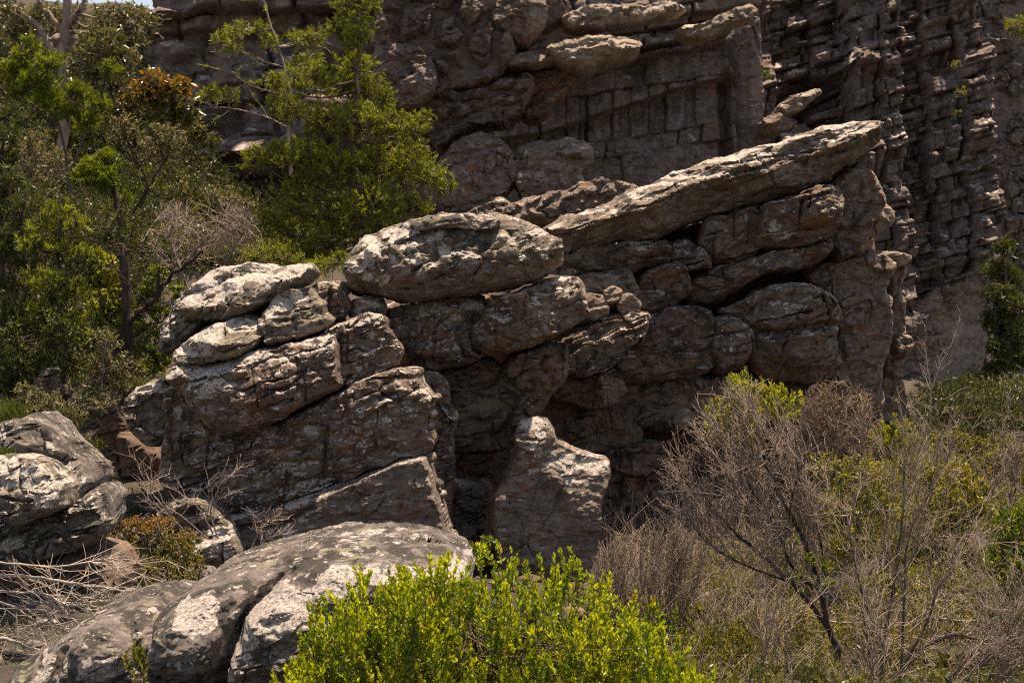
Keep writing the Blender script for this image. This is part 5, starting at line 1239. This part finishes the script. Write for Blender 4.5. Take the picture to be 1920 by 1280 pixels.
plant('understory_bush', 'dark shaded bush in the hollow below the small flat ledge', 25.6, stems=[([(190, 960), (185, 900), (180, 850)], 1.6, 0.8)], clumps=[(170, 840, 32, 26), (200, 880, 30, 24), (215, 905, 22, 16), (150, 815, 26, 18)], leaf=L_DARK, bark=B_BROWN, leaf_px=(6, 2.6), nl=12, tw_px=24, dens=1.1)
plant('understory_bush', 'small dark shrub at the pine foot behind the notch', 29.5, stems=[([(520, 540), (525, 500), (530, 470)], 1.6, 0.8)], clumps=[(500, 470, 34, 24), (470, 480, 26, 18), (610, 500, 34, 22), (580, 505, 30, 20), (540, 480, 34, 24), (640, 490, 28, 22)], leaf=L_PINE, bark=B_BROWN, leaf_px=(9, 1.8), nl=20, tw_px=26, dens=1.2, needle=True)

plant('cypress_pine', 'dark green cypress with yellow-green upper clumps left of the grey dead scrub, in the thicket', 27.8,
      stems=[([(120, 720), (125, 600), (110, 480), (120, 380)], 6, 2), ([(118, 560), (170, 500), (190, 440)], 2.6, 1)],
      clumps=[(110, 395, 36, 24), (80, 420, 34, 22), (150, 420, 30, 20), (70, 460, 40, 24), (120, 470, 40, 26), (170, 480, 32, 22), (60, 520, 36, 24), (110, 530, 40, 28), (150, 545, 36, 26), (80, 590, 40, 28), (130, 600, 36, 26)],
      leaf=L_PINE, bark=B_DARK, leaf_px=(11, 1.9), nl=24, tw_px=28, dens=1.1, twr=0.7, needle=True, cat='tree')
plant('cypress_pine', 'dense dark cypress at the frame edge below the gum tree', 30,
      stems=[([(10, 640), (5, 480), (0, 330), (10, 220)], 6, 2)],
      clumps=[(10, 210, 30, 24), (-10, 250, 34, 26), (30, 260, 28, 22), (5, 300, 36, 26), (30, 345, 34, 24), (-10, 360, 34, 26), (20, 400, 36, 26), (0, 450, 40, 28)],
      leaf=L_DARK, bark=B_DARK, leaf_px=(11, 1.9), nl=24, tw_px=28, dens=1.2, twr=0.7, needle=True, cat='tree')
plant('gum_tree', 'slender gum with sparse hanging leaves between the pale trunk and the orange-tipped sapling', 35,
      stems=[([(225, 330), (220, 230), (205, 150), (215, 80)], 3, 1.4), ([(212, 180), (180, 130), (160, 90)], 1.8, 0.9)],
      clumps=[(210, 80, 40, 30), (170, 95, 36, 26), (240, 110, 36, 26), (190, 135, 36, 26), (225, 160, 34, 26), (160, 160, 30, 24), (210, 205, 34, 24)],
      leaf=L_GUM, bark=B_DARK, leaf_px=(12, 4.2), nl=7, tw_px=32, dens=0.9, cat='tree', hang=0.5)
plant('understory_bush', 'bright lime bush at the foot of the thick dark trunk', 28.6, stems=[([(235, 560), (232, 500), (230, 460)], 2, 1)],
      clumps=[(205, 500, 26, 28), (185, 520, 24, 26), (215, 540, 28, 24), (195, 560, 30, 26), (170, 555, 24, 24)], leaf=L_LIME, bark=B_TWIG, leaf_px=(7, 4), nl=12, tw_px=24, dens=1.3)

# grass tufts
def tuft(label, px, py, Y, n, h, w, leaf=L_GRASS):
    rg = np.random.default_rng(int(px * 7 + py))
    k = K * Y
    b = W(px, py, Y)
    B = b + np.stack([rg.normal(size=n) * w * k, rg.normal(size=n) * w * k, rg.uniform(-4, 0, n) * k], -1)
    D = unit(np.stack([rg.normal(size=n) * 0.35, rg.normal(size=n) * 0.35, np.ones(n)], -1))
    L = rg.uniform(0.5, 1.1, n) * h * k
    s = np.linspace(0, 1, 4)[None, :, None]
    P = B[:, None] + D[:, None] * L[:, None, None] * s + np.array([1.0, 0, -0.5]) * (rg.normal(size=n) * 0.25)[:, None, None] * L[:, None, None] * s ** 2
    v, f = tubes(P, np.linspace(0.9, 0.15, 4)[None] * k * np.ones((n, 1)), 3)
    o = link('grass_tuft', mesh_from('grass_tuft', v - b, [f], leaf, True, np.repeat(rg.uniform(0, 0.75, n), 12)), tuple(b))
    tag(o, label, 'grass', kind='stuff')


tuft('green grass tuft behind the ridge-topped boulder', 25, 786, 18.2, 260, 40, 14)
tuft('short yellow-green grass on top of the bulging boulder', 6, 856, 16.9, 160, 24, 8)
tuft('thin dry grass on the small flat ledge', 275, 722, 25.2, 90, 18, 22)

# ---- the dead and half-dead scrub on the gorge side
plant('dead_bush', 'large twiggy brown dead bush before the undercut rocks, thick dark forked trunk', 18.5, twig_bark=B_TWIG,
      stems=[([(1600, 1330), (1575, 1240), (1552, 1170), (1540, 1110), (1520, 1040), (1480, 960), (1440, 880), (1420, 800)], 8, 1.6), ([(1552, 1175), (1500, 1110), (1440, 1050), (1380, 1000), (1330, 940), (1300, 880)], 5, 1.4),
             ([(1540, 1110), (1490, 1070), (1450, 980), (1400, 900), (1380, 830)], 3.6, 1.3), ([(1545, 1130), (1545, 1060), (1530, 980), (1500, 900), (1490, 820)], 3.2, 1.2), ([(1480, 1090), (1400, 1060), (1330, 1020), (1280, 960)], 2.4, 1.0),
             ([(1440, 880), (1380, 820), (1330, 790)], 1.8, 0.8), ([(1420, 900), (1350, 870), (1280, 850)], 1.8, 0.8), ([(1480, 960), (1500, 880), (1540, 810)], 1.8, 0.8)],
      bark=B_DARK, bare=[(70, (70, 190), 0.5, 0.25, 1.5, 0.8), (480, (40, 100), 0.55, 0.3, 0.95, 0.55), (2300, (16, 46), 0.65, 0.25, 0.7, 0.4)], env=[(1390, 880, 165, 130), (1400, 770, 110, 70), (1330, 960, 105, 120), (1480, 960, 80, 120)],
      cat='dead bush', leaf=L_DEAD, nl=1, leaf_px=(5, 1.6))
plant('dead_bush', 'low fan of bare grey-brown twigs between the green bush and the pinnacle foot', 20.5,
      stems=[([(1180, 1260), (1165, 1150), (1150, 1080)], 2.2, 1), ([(1200, 1260), (1215, 1140), (1230, 1050)], 2.2, 1), ([(1240, 1260), (1280, 1150), (1310, 1080)], 2.2, 1), ([(1220, 1260), (1250, 1130), (1270, 1030)], 2, 1), ([(1170, 1260), (1130, 1150), (1115, 1090)], 2, 1)],
      bark=B_TWIG, bare=[(70, (60, 140), 0.4, 0.35, 1.1, 0.6), (520, (30, 80), 0.45, 0.35, 0.75, 0.4), (1300, (14, 40), 0.5, 0.3, 0.5, 0.3)], env=[(1180, 1100, 85, 110), (1260, 1060, 90, 100), (1320, 1130, 90, 110)], cat='dead bush', nl=0)
plant('dead_bush', 'reddish brown twiggy scrub at the foot of the tall buff rock edge', 24, stems=[([(1570, 960), (1565, 860), (1560, 780)], 2, 1), ([(1590, 960), (1610, 850), (1620, 770)], 2, 1), ([(1550, 960), (1520, 850), (1500, 780)], 2, 1)],
      bark=B_TWIG, bare=[(60, (40, 110), 0.5, 0.3, 1.0, 0.6), (420, (24, 60), 0.6, 0.3, 0.7, 0.4), (1300, (10, 30), 0.7, 0.25, 0.5, 0.3)], env=[(1570, 790, 85, 85), (1530, 850, 70, 90), (1610, 860, 60, 80)], cat='dead bush', leaf=L_DEAD, nl=2, leaf_px=(6, 2.4))
plant('sprig_bush', 'bright yellow-green leafy sprigs rising out of the twiggy dead bush', 19.4, stems=[([(1440, 960), (1425, 840), (1415, 750)], 2, 1), ([(1440, 900), (1400, 800), (1365, 770)], 1.4, 0.8)],
      leaf=L_LIME, bark=B_TWIG, leaf_px=(13, 4), twr=0.8, depth=0.35, spread=0.6, shoots=([(1352, 735), (1372, 700), (1385, 690), (1400, 705), (1423, 676), (1432, 700), (1450, 715), (1464, 712)], 120, (30, 60), 26, 800, 1.1))
plant('dead_tree', 'slender thin-stemmed dead tree with a low sweeping bough near the frame corner', 16.5, twig_bark=B_TWIG,
      stems=[([(1660, 1330), (1690, 1260), (1730, 1215), (1790, 1190), (1850, 1200), (1930, 1195)], 5, 1.6), ([(1700, 1240), (1740, 1160), (1760, 1100), (1790, 1050)], 3, 1.2), ([(1650, 1330), (1655, 1230), (1670, 1130), (1690, 1000), (1695, 880)], 4.5, 1.4),
             ([(1655, 1210), (1620, 1120), (1600, 1040), (1590, 980)], 3, 1.1), ([(1640, 1330), (1630, 1230), (1615, 1130)], 3.5, 1.4), ([(1690, 1260), (1695, 1130), (1705, 1000), (1760, 900)], 3, 1.0), ([(1740, 1330), (1800, 1250), (1870, 1180), (1930, 1120)], 3.5, 1.2)],
      bark=B_BROWN, bare=[(80, (60, 190), 0.45, 0.3, 1.2, 0.6), (420, (30, 90), 0.55, 0.25, 0.75, 0.4), (1100, (14, 46), 0.6, 0.2, 0.5, 0.28)], cat='dead tree', leaf=L_OLIVE, nl=1, leaf_px=(7, 2.4))
plant('dead_bush', 'pale dry twig scrub crowding the lower corner', 15.5, stems=[([(1420, 1340), (1430, 1250), (1450, 1160)], 3, 1.2), ([(1500, 1340), (1480, 1260), (1470, 1160)], 3, 1.2), ([(1760, 1340), (1800, 1280), (1860, 1230)], 2.6, 1), ([(1860, 1340), (1880, 1260), (1910, 1190)], 2.6, 1), ([(1600, 1340), (1630, 1280), (1640, 1200)], 2.4, 1)],
      bark=B_TWIG, bare=[(80, (60, 170), 0.6, 0.3, 1.1, 0.6), (420, (30, 80), 0.7, 0.25, 0.7, 0.4), (1100, (14, 40), 0.7, 0.2, 0.45, 0.28)], cat='dead bush', nl=0)
plant('olive_shrub', 'olive leafy shrub behind the slender dead tree', 22.5, stems=[([(1600, 1130), (1610, 1010), (1620, 900)], 2.5, 1.2), ([(1640, 1130), (1660, 1000), (1680, 900)], 2.5, 1.2)],
      clumps=[(1560, 880, 50, 36), (1610, 880, 46, 36), (1660, 890, 50, 40), (1580, 940, 50, 40), (1640, 950, 54, 44), (1600, 1010, 60, 44), (1690, 960, 44, 50), (1670, 1030, 50, 44), (1540, 950, 36, 40), (1560, 1040, 44, 36)], leaf=L_SCRUB, bark=B_TWIG, leaf_px=(8.5, 2.8), nl=9, tw_px=40, dens=0.85, lup=0.7)
plant('lime_shrub', 'yellow-green leafy shrub at the foot of the slim rock pillar', 25, stems=[([(1690, 960), (1685, 880), (1680, 820)], 2, 1)], leaf=L_LIME, bark=B_TWIG, leaf_px=(10.5, 3.6), twr=0.7, depth=0.5, spread=0.8,
      shoots=([(1622, 830), (1640, 795), (1662, 775), (1672, 768), (1690, 785), (1705, 785), (1718, 815), (1735, 850)], 130, (26, 55), 20, 900, 1.0))
plant('yellow_shrub', 'dense yellow-olive shrub beyond the slender dead tree', 23.5, stems=[([(1790, 1060), (1785, 980), (1790, 920)], 2, 1)], clumps=[(1780, 890, 46, 30), (1820, 910, 36, 32), (1770, 930, 46, 36), (1810, 960, 44, 34), (1780, 990, 40, 30), (1750, 900, 26, 26), (1836, 950, 26, 30)],
      leaf=L_SCRUB, bark=B_TWIG, leaf_px=(8, 3), nl=13, tw_px=28, dens=1.2, tint_up=0.2)
plant('green_shrub', 'fresh bright green shrub at the frame edge', 19.5, stems=[([(1920, 1130), (1912, 1040), (1910, 960)], 2.4, 1.2)], leaf=L_GREEN, bark=B_BROWN, leaf_px=(12, 4), twr=0.8, depth=0.5, spread=0.8,
      shoots=([(1858, 1010), (1872, 965), (1890, 935), (1910, 920), (1940, 935), (1980, 930)], 240, (35, 70), 22, 1120, 0.9))
plant('green_shrub', 'low fresh green bush under the dead bush beside the bright front bush', 17.2, stems=[([(1340, 1330), (1345, 1250), (1360, 1190)], 2.4, 1), ([(1420, 1330), (1430, 1260), (1440, 1200)], 2.4, 1)], leaf=L_SCRUB, bark=B_BROWN, leaf_px=(11, 3.2), twr=0.8, depth=0.7, spread=0.8,
      shoots=([(1285, 1220), (1320, 1170), (1350, 1150), (1390, 1140), (1420, 1130), (1460, 1170), (1520, 1190), (1560, 1230)], 330, (40, 80), 18, 1330, 0.9))
plant('olive_shrub', 'broad olive shrub low down behind the dark forked trunk', 19.5, stems=[([(1620, 1280), (1620, 1180), (1630, 1100)], 2.4, 1), ([(1740, 1280), (1745, 1180), (1760, 1110)], 2.4, 1)],
      clumps=[(1600, 1130, 54, 44), (1660, 1110, 56, 44), (1720, 1090, 54, 44), (1780, 1080, 50, 44), (1830, 1100, 50, 44), (1600, 1200, 56, 44), (1680, 1190, 60, 44), (1760, 1160, 60, 44), (1840, 1170, 54, 44), (1890, 1140, 44, 50), (1560, 1240, 50, 40), (1640, 1260, 56, 36), (1500, 1150, 40, 44)],
      leaf=L_SCRUB, bark=B_TWIG, leaf_px=(9.5, 2.8), nl=7, tw_px=46, dens=0.62, lup=0.7)
plant('green_sapling', 'tiny fresh green sprigs growing from the dark forked trunk', 18.2, stems=[([(1545, 1120), (1530, 1090), (1510, 1080)], 1.4, 0.7)], clumps=[(1500, 1080, 20, 14), (1545, 1060, 16, 14), (1555, 1098, 16, 8), (1520, 1045, 14, 14)], leaf=L_GREEN, bark=B_TWIG, leaf_px=(11, 3), nl=8, tw_px=20, dens=1.3, cat='plant')
plant('bare_sapling', 'bleached white bare sapling before the smooth pale cliff face', 33, stems=[([(1742, 830), (1745, 740), (1738, 680), (1734, 640)], 1.4, 0.8), ([(1745, 735), (1765, 680), (1795, 625)], 1.2, 0.6), ([(1742, 800), (1720, 770), (1700, 760)], 0.9, 0.5)], bark=B_GREY,
      bare=[(16, (20, 60), 0.5, 0.3, 0.6, 0.35), (60, (10, 30), 0.6, 0.2, 0.45, 0.25)], nl=0, cat='sapling')
plant('dark_pine', 'dark green cypress pine at the end of the cliff', 46, stems=[([(1868, 760), (1872, 640), (1884, 540), (1890, 470)], 3.6, 1.2)],
      clumps=[(1888, 465, 22, 22), (1880, 505, 34, 24), (1905, 520, 30, 24), (1868, 550, 34, 24), (1900, 570, 40, 26), (1862, 600, 34, 26), (1895, 625, 44, 28), (1868, 655, 36, 26), (1905, 670, 40, 28), (1862, 690, 30, 20), (1885, 600, 36, 28)],
      leaf=L_DARK, bark=B_BROWN, leaf_px=(9, 1.6), nl=30, tw_px=26, dens=2.2, twr=0.6, needle=True, cat='tree')
for i, (cl, lf, lb) in enumerate([
        ([(1860, 722, 40, 16), (1900, 730, 40, 18), (1830, 740, 40, 16), (1880, 750, 50, 18), (1920, 755, 40, 20)], L_OLIVE, 'flat-topped dusky bush below the dark pine at the cliff end'),
        ([(1830, 775, 44, 18), (1880, 785, 50, 20), (1790, 770, 30, 16), (1920, 790, 40, 20)], L_DARK, 'dark shrub mass under the flat-topped bush by the cliff foot'),
        ([(1790, 825, 34, 24), (1830, 835, 40, 22), (1760, 830, 26, 20), (1870, 830, 36, 22)], L_OLIVE, 'round dull green bush between lime shrub and cliff-end bushes'),
        ([(1900, 850, 40, 26), (1860, 870, 30, 24), (1920, 890, 30, 30)], L_BRACKEN, 'rusty shrub beside the stones at the frame edge')]):
    x0 = cl[0][0]; y0 = max(c[1] + c[3] for c in cl)
    plant('far_bush', lb, 40 - 5 * i, stems=[([(x0, y0 + 30), (x0 + 4, y0), (x0, y0 - 25)], 1.8, 1)], clumps=cl, leaf=lf, bark=B_BROWN, leaf_px=(7, 2.8), nl=13, tw_px=24, dens=1.25)
plant('dead_bush', 'dry grey twigs above the yellow-olive shrub by the frame edge', 24.5, stems=[([(1850, 1010), (1860, 930), (1870, 850)], 1.8, 0.9), ([(1890, 1010), (1895, 930), (1910, 850)], 1.8, 0.9), ([(1730, 1000), (1745, 920), (1760, 840)], 1.6, 0.8)], bark=B_TWIG,
      bare=[(44, (40, 110), 0.5, 0.3, 0.9, 0.5), (260, (20, 60), 0.6, 0.25, 0.6, 0.35), (600, (10, 30), 0.7, 0.2, 0.45, 0.28)], nl=0, cat='dead bush')
for i, (px, py, r, lb) in enumerate([(1436, 142, 9, 'small green plant growing high on the cliff above the slab tip'), (1790, 122, 10, 'yellowish tuft on a cliff ledge below the skyline'), (1798, 172, 11, 'dry yellow-green tuft growing on a bed of the cliff'),
                                     (1790, 214, 10, 'olive tuft on the lower cliff ledge of three'), (1905, 52, 30, 'green bush clinging to the top of the farther cliff')]):
    yy = 57.5 if i < 4 else 80
    plant('cliff_plant', lb, yy, stems=[([(px, py + r), (px, py)], 0.8, 0.5)], clumps=[(px, py, r, r * 0.8)], leaf=(L_GREEN, L_OLIVE, L_OLIVE, L_OLIVE, L_PINE)[i], bark=B_TWIG, leaf_px=(6, 2), nl=12, tw_px=max(8, r * 0.7), dens=3.0, cat='plant')


# ---- low cover nobody could count: scrub, litter twigs
def undergrowth(name, label, poly, n, leaf, bark, size, seed, nl=9, twn=26, leaf_px=(8, 3), dead=0.0, up=0.5, lo=14):
    rg = np.random.default_rng(seed)
    poly = np.array(poly, float)
    x0, y0 = poly.min(0); x1, y1 = poly.max(0)
    tw, lf = [], []
    got = 0
    while got < n:
        px, py = rg.uniform(x0, x1), rg.uniform(y0, y1)
        if not segdist(np.array([px]), np.array([py]), poly)[3][0]:
            continue
        got += 1
        y = ground_y(px, py, lo) + 0.2
        if y > 90:
            continue
        k = K * y
        b = W(px, py, y); b[2] = GZ(b[0], y) - 0.05
        r = rg.uniform(*size) * k
        m = twn
        d = unit(rg.normal(size=(m, 3)) * np.array([1, 1, 0.6]) + np.array([0, 0, up]))
        S = b + rg.normal(size=(m, 3)) * np.array([0.35, 0.35, 0.1]) * r
        L = rg.uniform(0.5, 1.1, (m, 1)) * r
        s = np.linspace(0, 1, 4)[None, :, None]
        P = S[:, None] + d[:, None] * L[:, None] * s + (s ** 2) * 0.2 * L[:, None] * rg.normal(size=(m, 1, 3))
        tw.append((P, k))
    Pall = np.concatenate([p for p, _ in tw]); kk = np.concatenate([np.full(len(p), k) for p, k in tw])
    v, f = tubes(Pall, np.linspace(0.75, 0.35, 4)[None] * kk[:, None], 3)
    o = link(name, mesh_from(name, v, [f], bark))
    tag(o, label, 'undergrowth', kind='stuff')
    if leaf:
        b, dd, t = along(Pall, nl, rg, 0.3)
        kl = np.repeat(kk, nl)
        D = dd * 0.8 + rg.normal(size=b.shape) * 0.6 + np.array([0, 0, 0.25])
        Ls = leaf_px[0] * kl * rg.uniform(0.6, 1.3, len(b))
        v, f, kv = leaf_mesh(rg, b, D, Ls, Ls * leaf_px[1] / leaf_px[0], False)
        tn = np.clip(np.repeat(rg.uniform(0, 0.6, len(Pall)), nl) + rg.normal(size=len(b)) * 0.15, 0, 0.78)
        o2 = link('foliage', mesh_from('foliage', v, [f], leaf, False, np.repeat(tn, kv)), (0, 0, 0), o)
        o2['kind'] = 'stuff'


undergrowth('undergrowth', 'mixed dusky undergrowth covering the slope among the pines and gum tree', [(-400, 20), (230, 30), (420, 240), (600, 380), (680, 470), (560, 520), (330, 560), (300, 760), (180, 900), (60, 800), (-400, 780)], 170, L_OLIVE, B_TWIG, (26, 60), 5, leaf_px=(7.5, 2.6))
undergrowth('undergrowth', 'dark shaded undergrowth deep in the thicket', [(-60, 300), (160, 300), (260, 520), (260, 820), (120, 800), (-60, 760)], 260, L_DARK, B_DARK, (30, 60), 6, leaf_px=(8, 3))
undergrowth('dead_twigs', 'dry tangled dead twigs littering the slope', [(-60, 120), (330, 120), (640, 420), (560, 540), (330, 560), (250, 900), (-60, 800)], 80, None, B_BROWN, (40, 80), 7, twn=18, up=0.2)
undergrowth('undergrowth', 'olive scrub filling the gorge floor below the outcrop', [(1180, 1080), (1300, 960), (1600, 900), (1640, 860), (2350, 830), (2350, 1330), (1280, 1330)], 330, L_SCRUB, B_BROWN, (30, 66), 8, leaf_px=(11, 4.2), up=1.0, nl=7)
undergrowth('dead_twigs', 'dry twiggy dead scrub between the gorge bushes', [(1120, 1080), (1300, 960), (1600, 900), (1640, 860), (2350, 840), (2350, 1330), (1150, 1330)], 150, None, B_TWIG, (50, 110), 9, twn=26, up=1.1)
undergrowth('undergrowth', 'dusky bushes spread over the far slope under the cliff', [(1640, 860), (1700, 790), (1770, 720), (2300, 690), (2300, 850)], 240, L_DARK, B_BROWN, (30, 56), 10, leaf_px=(8, 3), up=0.7)
undergrowth('undergrowth', 'shaded scrub at the foot of the near boulders and stack', [(200, 860), (320, 960), (560, 1030), (880, 1040), (900, 1090), (420, 1110), (200, 1130), (-60, 1250), (-60, 1060), (180, 1000)], 60, L_DARK, B_TWIG, (22, 44), 11, leaf_px=(6, 2.4))
undergrowth('undergrowth', 'dark green scrub closing the gaps behind the sapling and the dead scrub', [(140, 150), (300, 200), (420, 330), (560, 420), (640, 480), (560, 520), (420, 440), (250, 420), (120, 300)], 170, L_DARK, B_DARK, (26, 50), 12, leaf_px=(8, 3), lo=24)
undergrowth('dead_twigs', 'dry grey twigs and litter between the lower boulders', [(-60, 1080), (230, 1080), (330, 1105), (200, 1140), (60, 1230), (-60, 1280)], 70, None, B_GREY, (40, 90), 13, twn=16, up=0.1, lo=12)
undergrowth('undergrowth', 'low dark scrub between the lower boulders', [(-60, 1100), (220, 1090), (330, 1105), (200, 1140), (60, 1230), (-60, 1290)], 40, L_DARK, B_TWIG, (20, 40), 14, leaf_px=(8, 3), up=0.3, lo=12)
undergrowth('undergrowth', 'low green and dry cover at the foot of the fan of bare twigs', [(1120, 1150), (1220, 1040), (1420, 1000), (1520, 1080), (1480, 1330), (1280, 1330)], 90, L_SCRUB, B_TWIG, (26, 54), 15, leaf_px=(10, 3.4), up=0.9, nl=6)
undergrowth('undergrowth', 'dense dark green scrub between the pale gum trunk and the sapling', [(-300, 60), (200, 60), (260, 130), (300, 300), (260, 420), (-300, 420)], 220, L_DARK, B_DARK, (34, 66), 16, leaf_px=(9, 3.2), lo=26)
undergrowth('undergrowth', 'olive scrub between the sapling and the dead scrub', [(200, 340), (440, 340), (520, 420), (480, 520), (330, 500), (220, 470)], 70, L_OLIVE, B_BROWN, (24, 46), 17, leaf_px=(7, 2.6), lo=24)
undergrowth('dead_twigs', 'grey-brown dead twigs at the shaded rock base behind the fan of twigs', [(1110, 1000), (1260, 960), (1400, 1000), (1480, 1100), (1400, 1240), (1180, 1200)], 120, None, B_TWIG, (50, 110), 18, twn=20, up=1.3)


def rubble(label, poly, n, size, seed, mat, lo=11):
    """Loose stones lying on the ground: too many and too small to count."""
    rg = np.random.default_rng(seed)
    poly = np.array(poly, float)
    bm_ = bpy.data.meshes.new('tmp')
    import bmesh
    b = bmesh.new()
    bmesh.ops.create_icosphere(b, subdivisions=2, radius=1.0)
    V0 = np.array([v.co for v in b.verts]); F0 = np.array([[v.index for v in f.verts] for f in b.faces])
    b.free(); bpy.data.meshes.remove(bm_)
    vs_, fs_, c0, got = [], [], 0, 0
    while got < n:
        px, py = rg.uniform(poly[:, 0].min(), poly[:, 0].max()), rg.uniform(poly[:, 1].min(), poly[:, 1].max())
        if not segdist(np.array([px]), np.array([py]), poly)[3][0]:
            continue
        got += 1
        y = ground_y(px, py, lo) + 0.1
        r = size[0] + (size[1] - size[0]) * rg.uniform() ** 3
        off = rg.uniform(0, 50, 3)
        v = V0 * (1 + 0.7 * fbm(V0[:, 0] * 0.9 + off[0], V0[:, 1] * 0.9 + off[1], V0[:, 2] * 0.9 + off[2], 2))[:, None]
        for _ in range(5):
            d = unit(rg.normal(size=3)); t = rg.uniform(0.55, 0.85)
            q = v @ d
            v = v - np.maximum(0, q - t)[:, None] * d
        v = v * r * np.array([rg.uniform(0.8, 1.4), rg.uniform(0.8, 1.2), rg.uniform(0.5, 0.8)])
        p = W(px, py, y); p[2] = GZ(p[0], y) + 0.15 * r
        vs_.append(v + p); fs_.append(F0 + c0); c0 += len(v)
    o = link('rubble', mesh_from('rubble', np.concatenate(vs_), [np.concatenate(fs_)], mat, False))
    tag(o, label, 'rubble', kind='stuff')


rubble('loose stones and rubble on the ground between the near boulders and the stack', [(-60, 1080), (300, 940), (560, 1020), (920, 1030), (1000, 1100), (420, 1120), (200, 1140), (-60, 1300)], 420, (0.03, 0.17), 3, M_FORE)
rubble('broken stones lying at the foot of the outcrop by the gorge scrub', [(920, 1060), (1180, 980), (1620, 880), (1700, 960), (1500, 1120), (1000, 1180)], 260, (0.04, 0.18), 4, M_WARM)
undergrowth('undergrowth', 'deep green shaded cover beneath the bare twigs of the gorge', [(1180, 1080), (1300, 980), (1600, 920), (2300, 880), (2300, 1330), (1300, 1330)], 200, L_DARK, B_BROWN, (26, 56), 19, leaf_px=(9, 3.4), up=0.7, nl=8)
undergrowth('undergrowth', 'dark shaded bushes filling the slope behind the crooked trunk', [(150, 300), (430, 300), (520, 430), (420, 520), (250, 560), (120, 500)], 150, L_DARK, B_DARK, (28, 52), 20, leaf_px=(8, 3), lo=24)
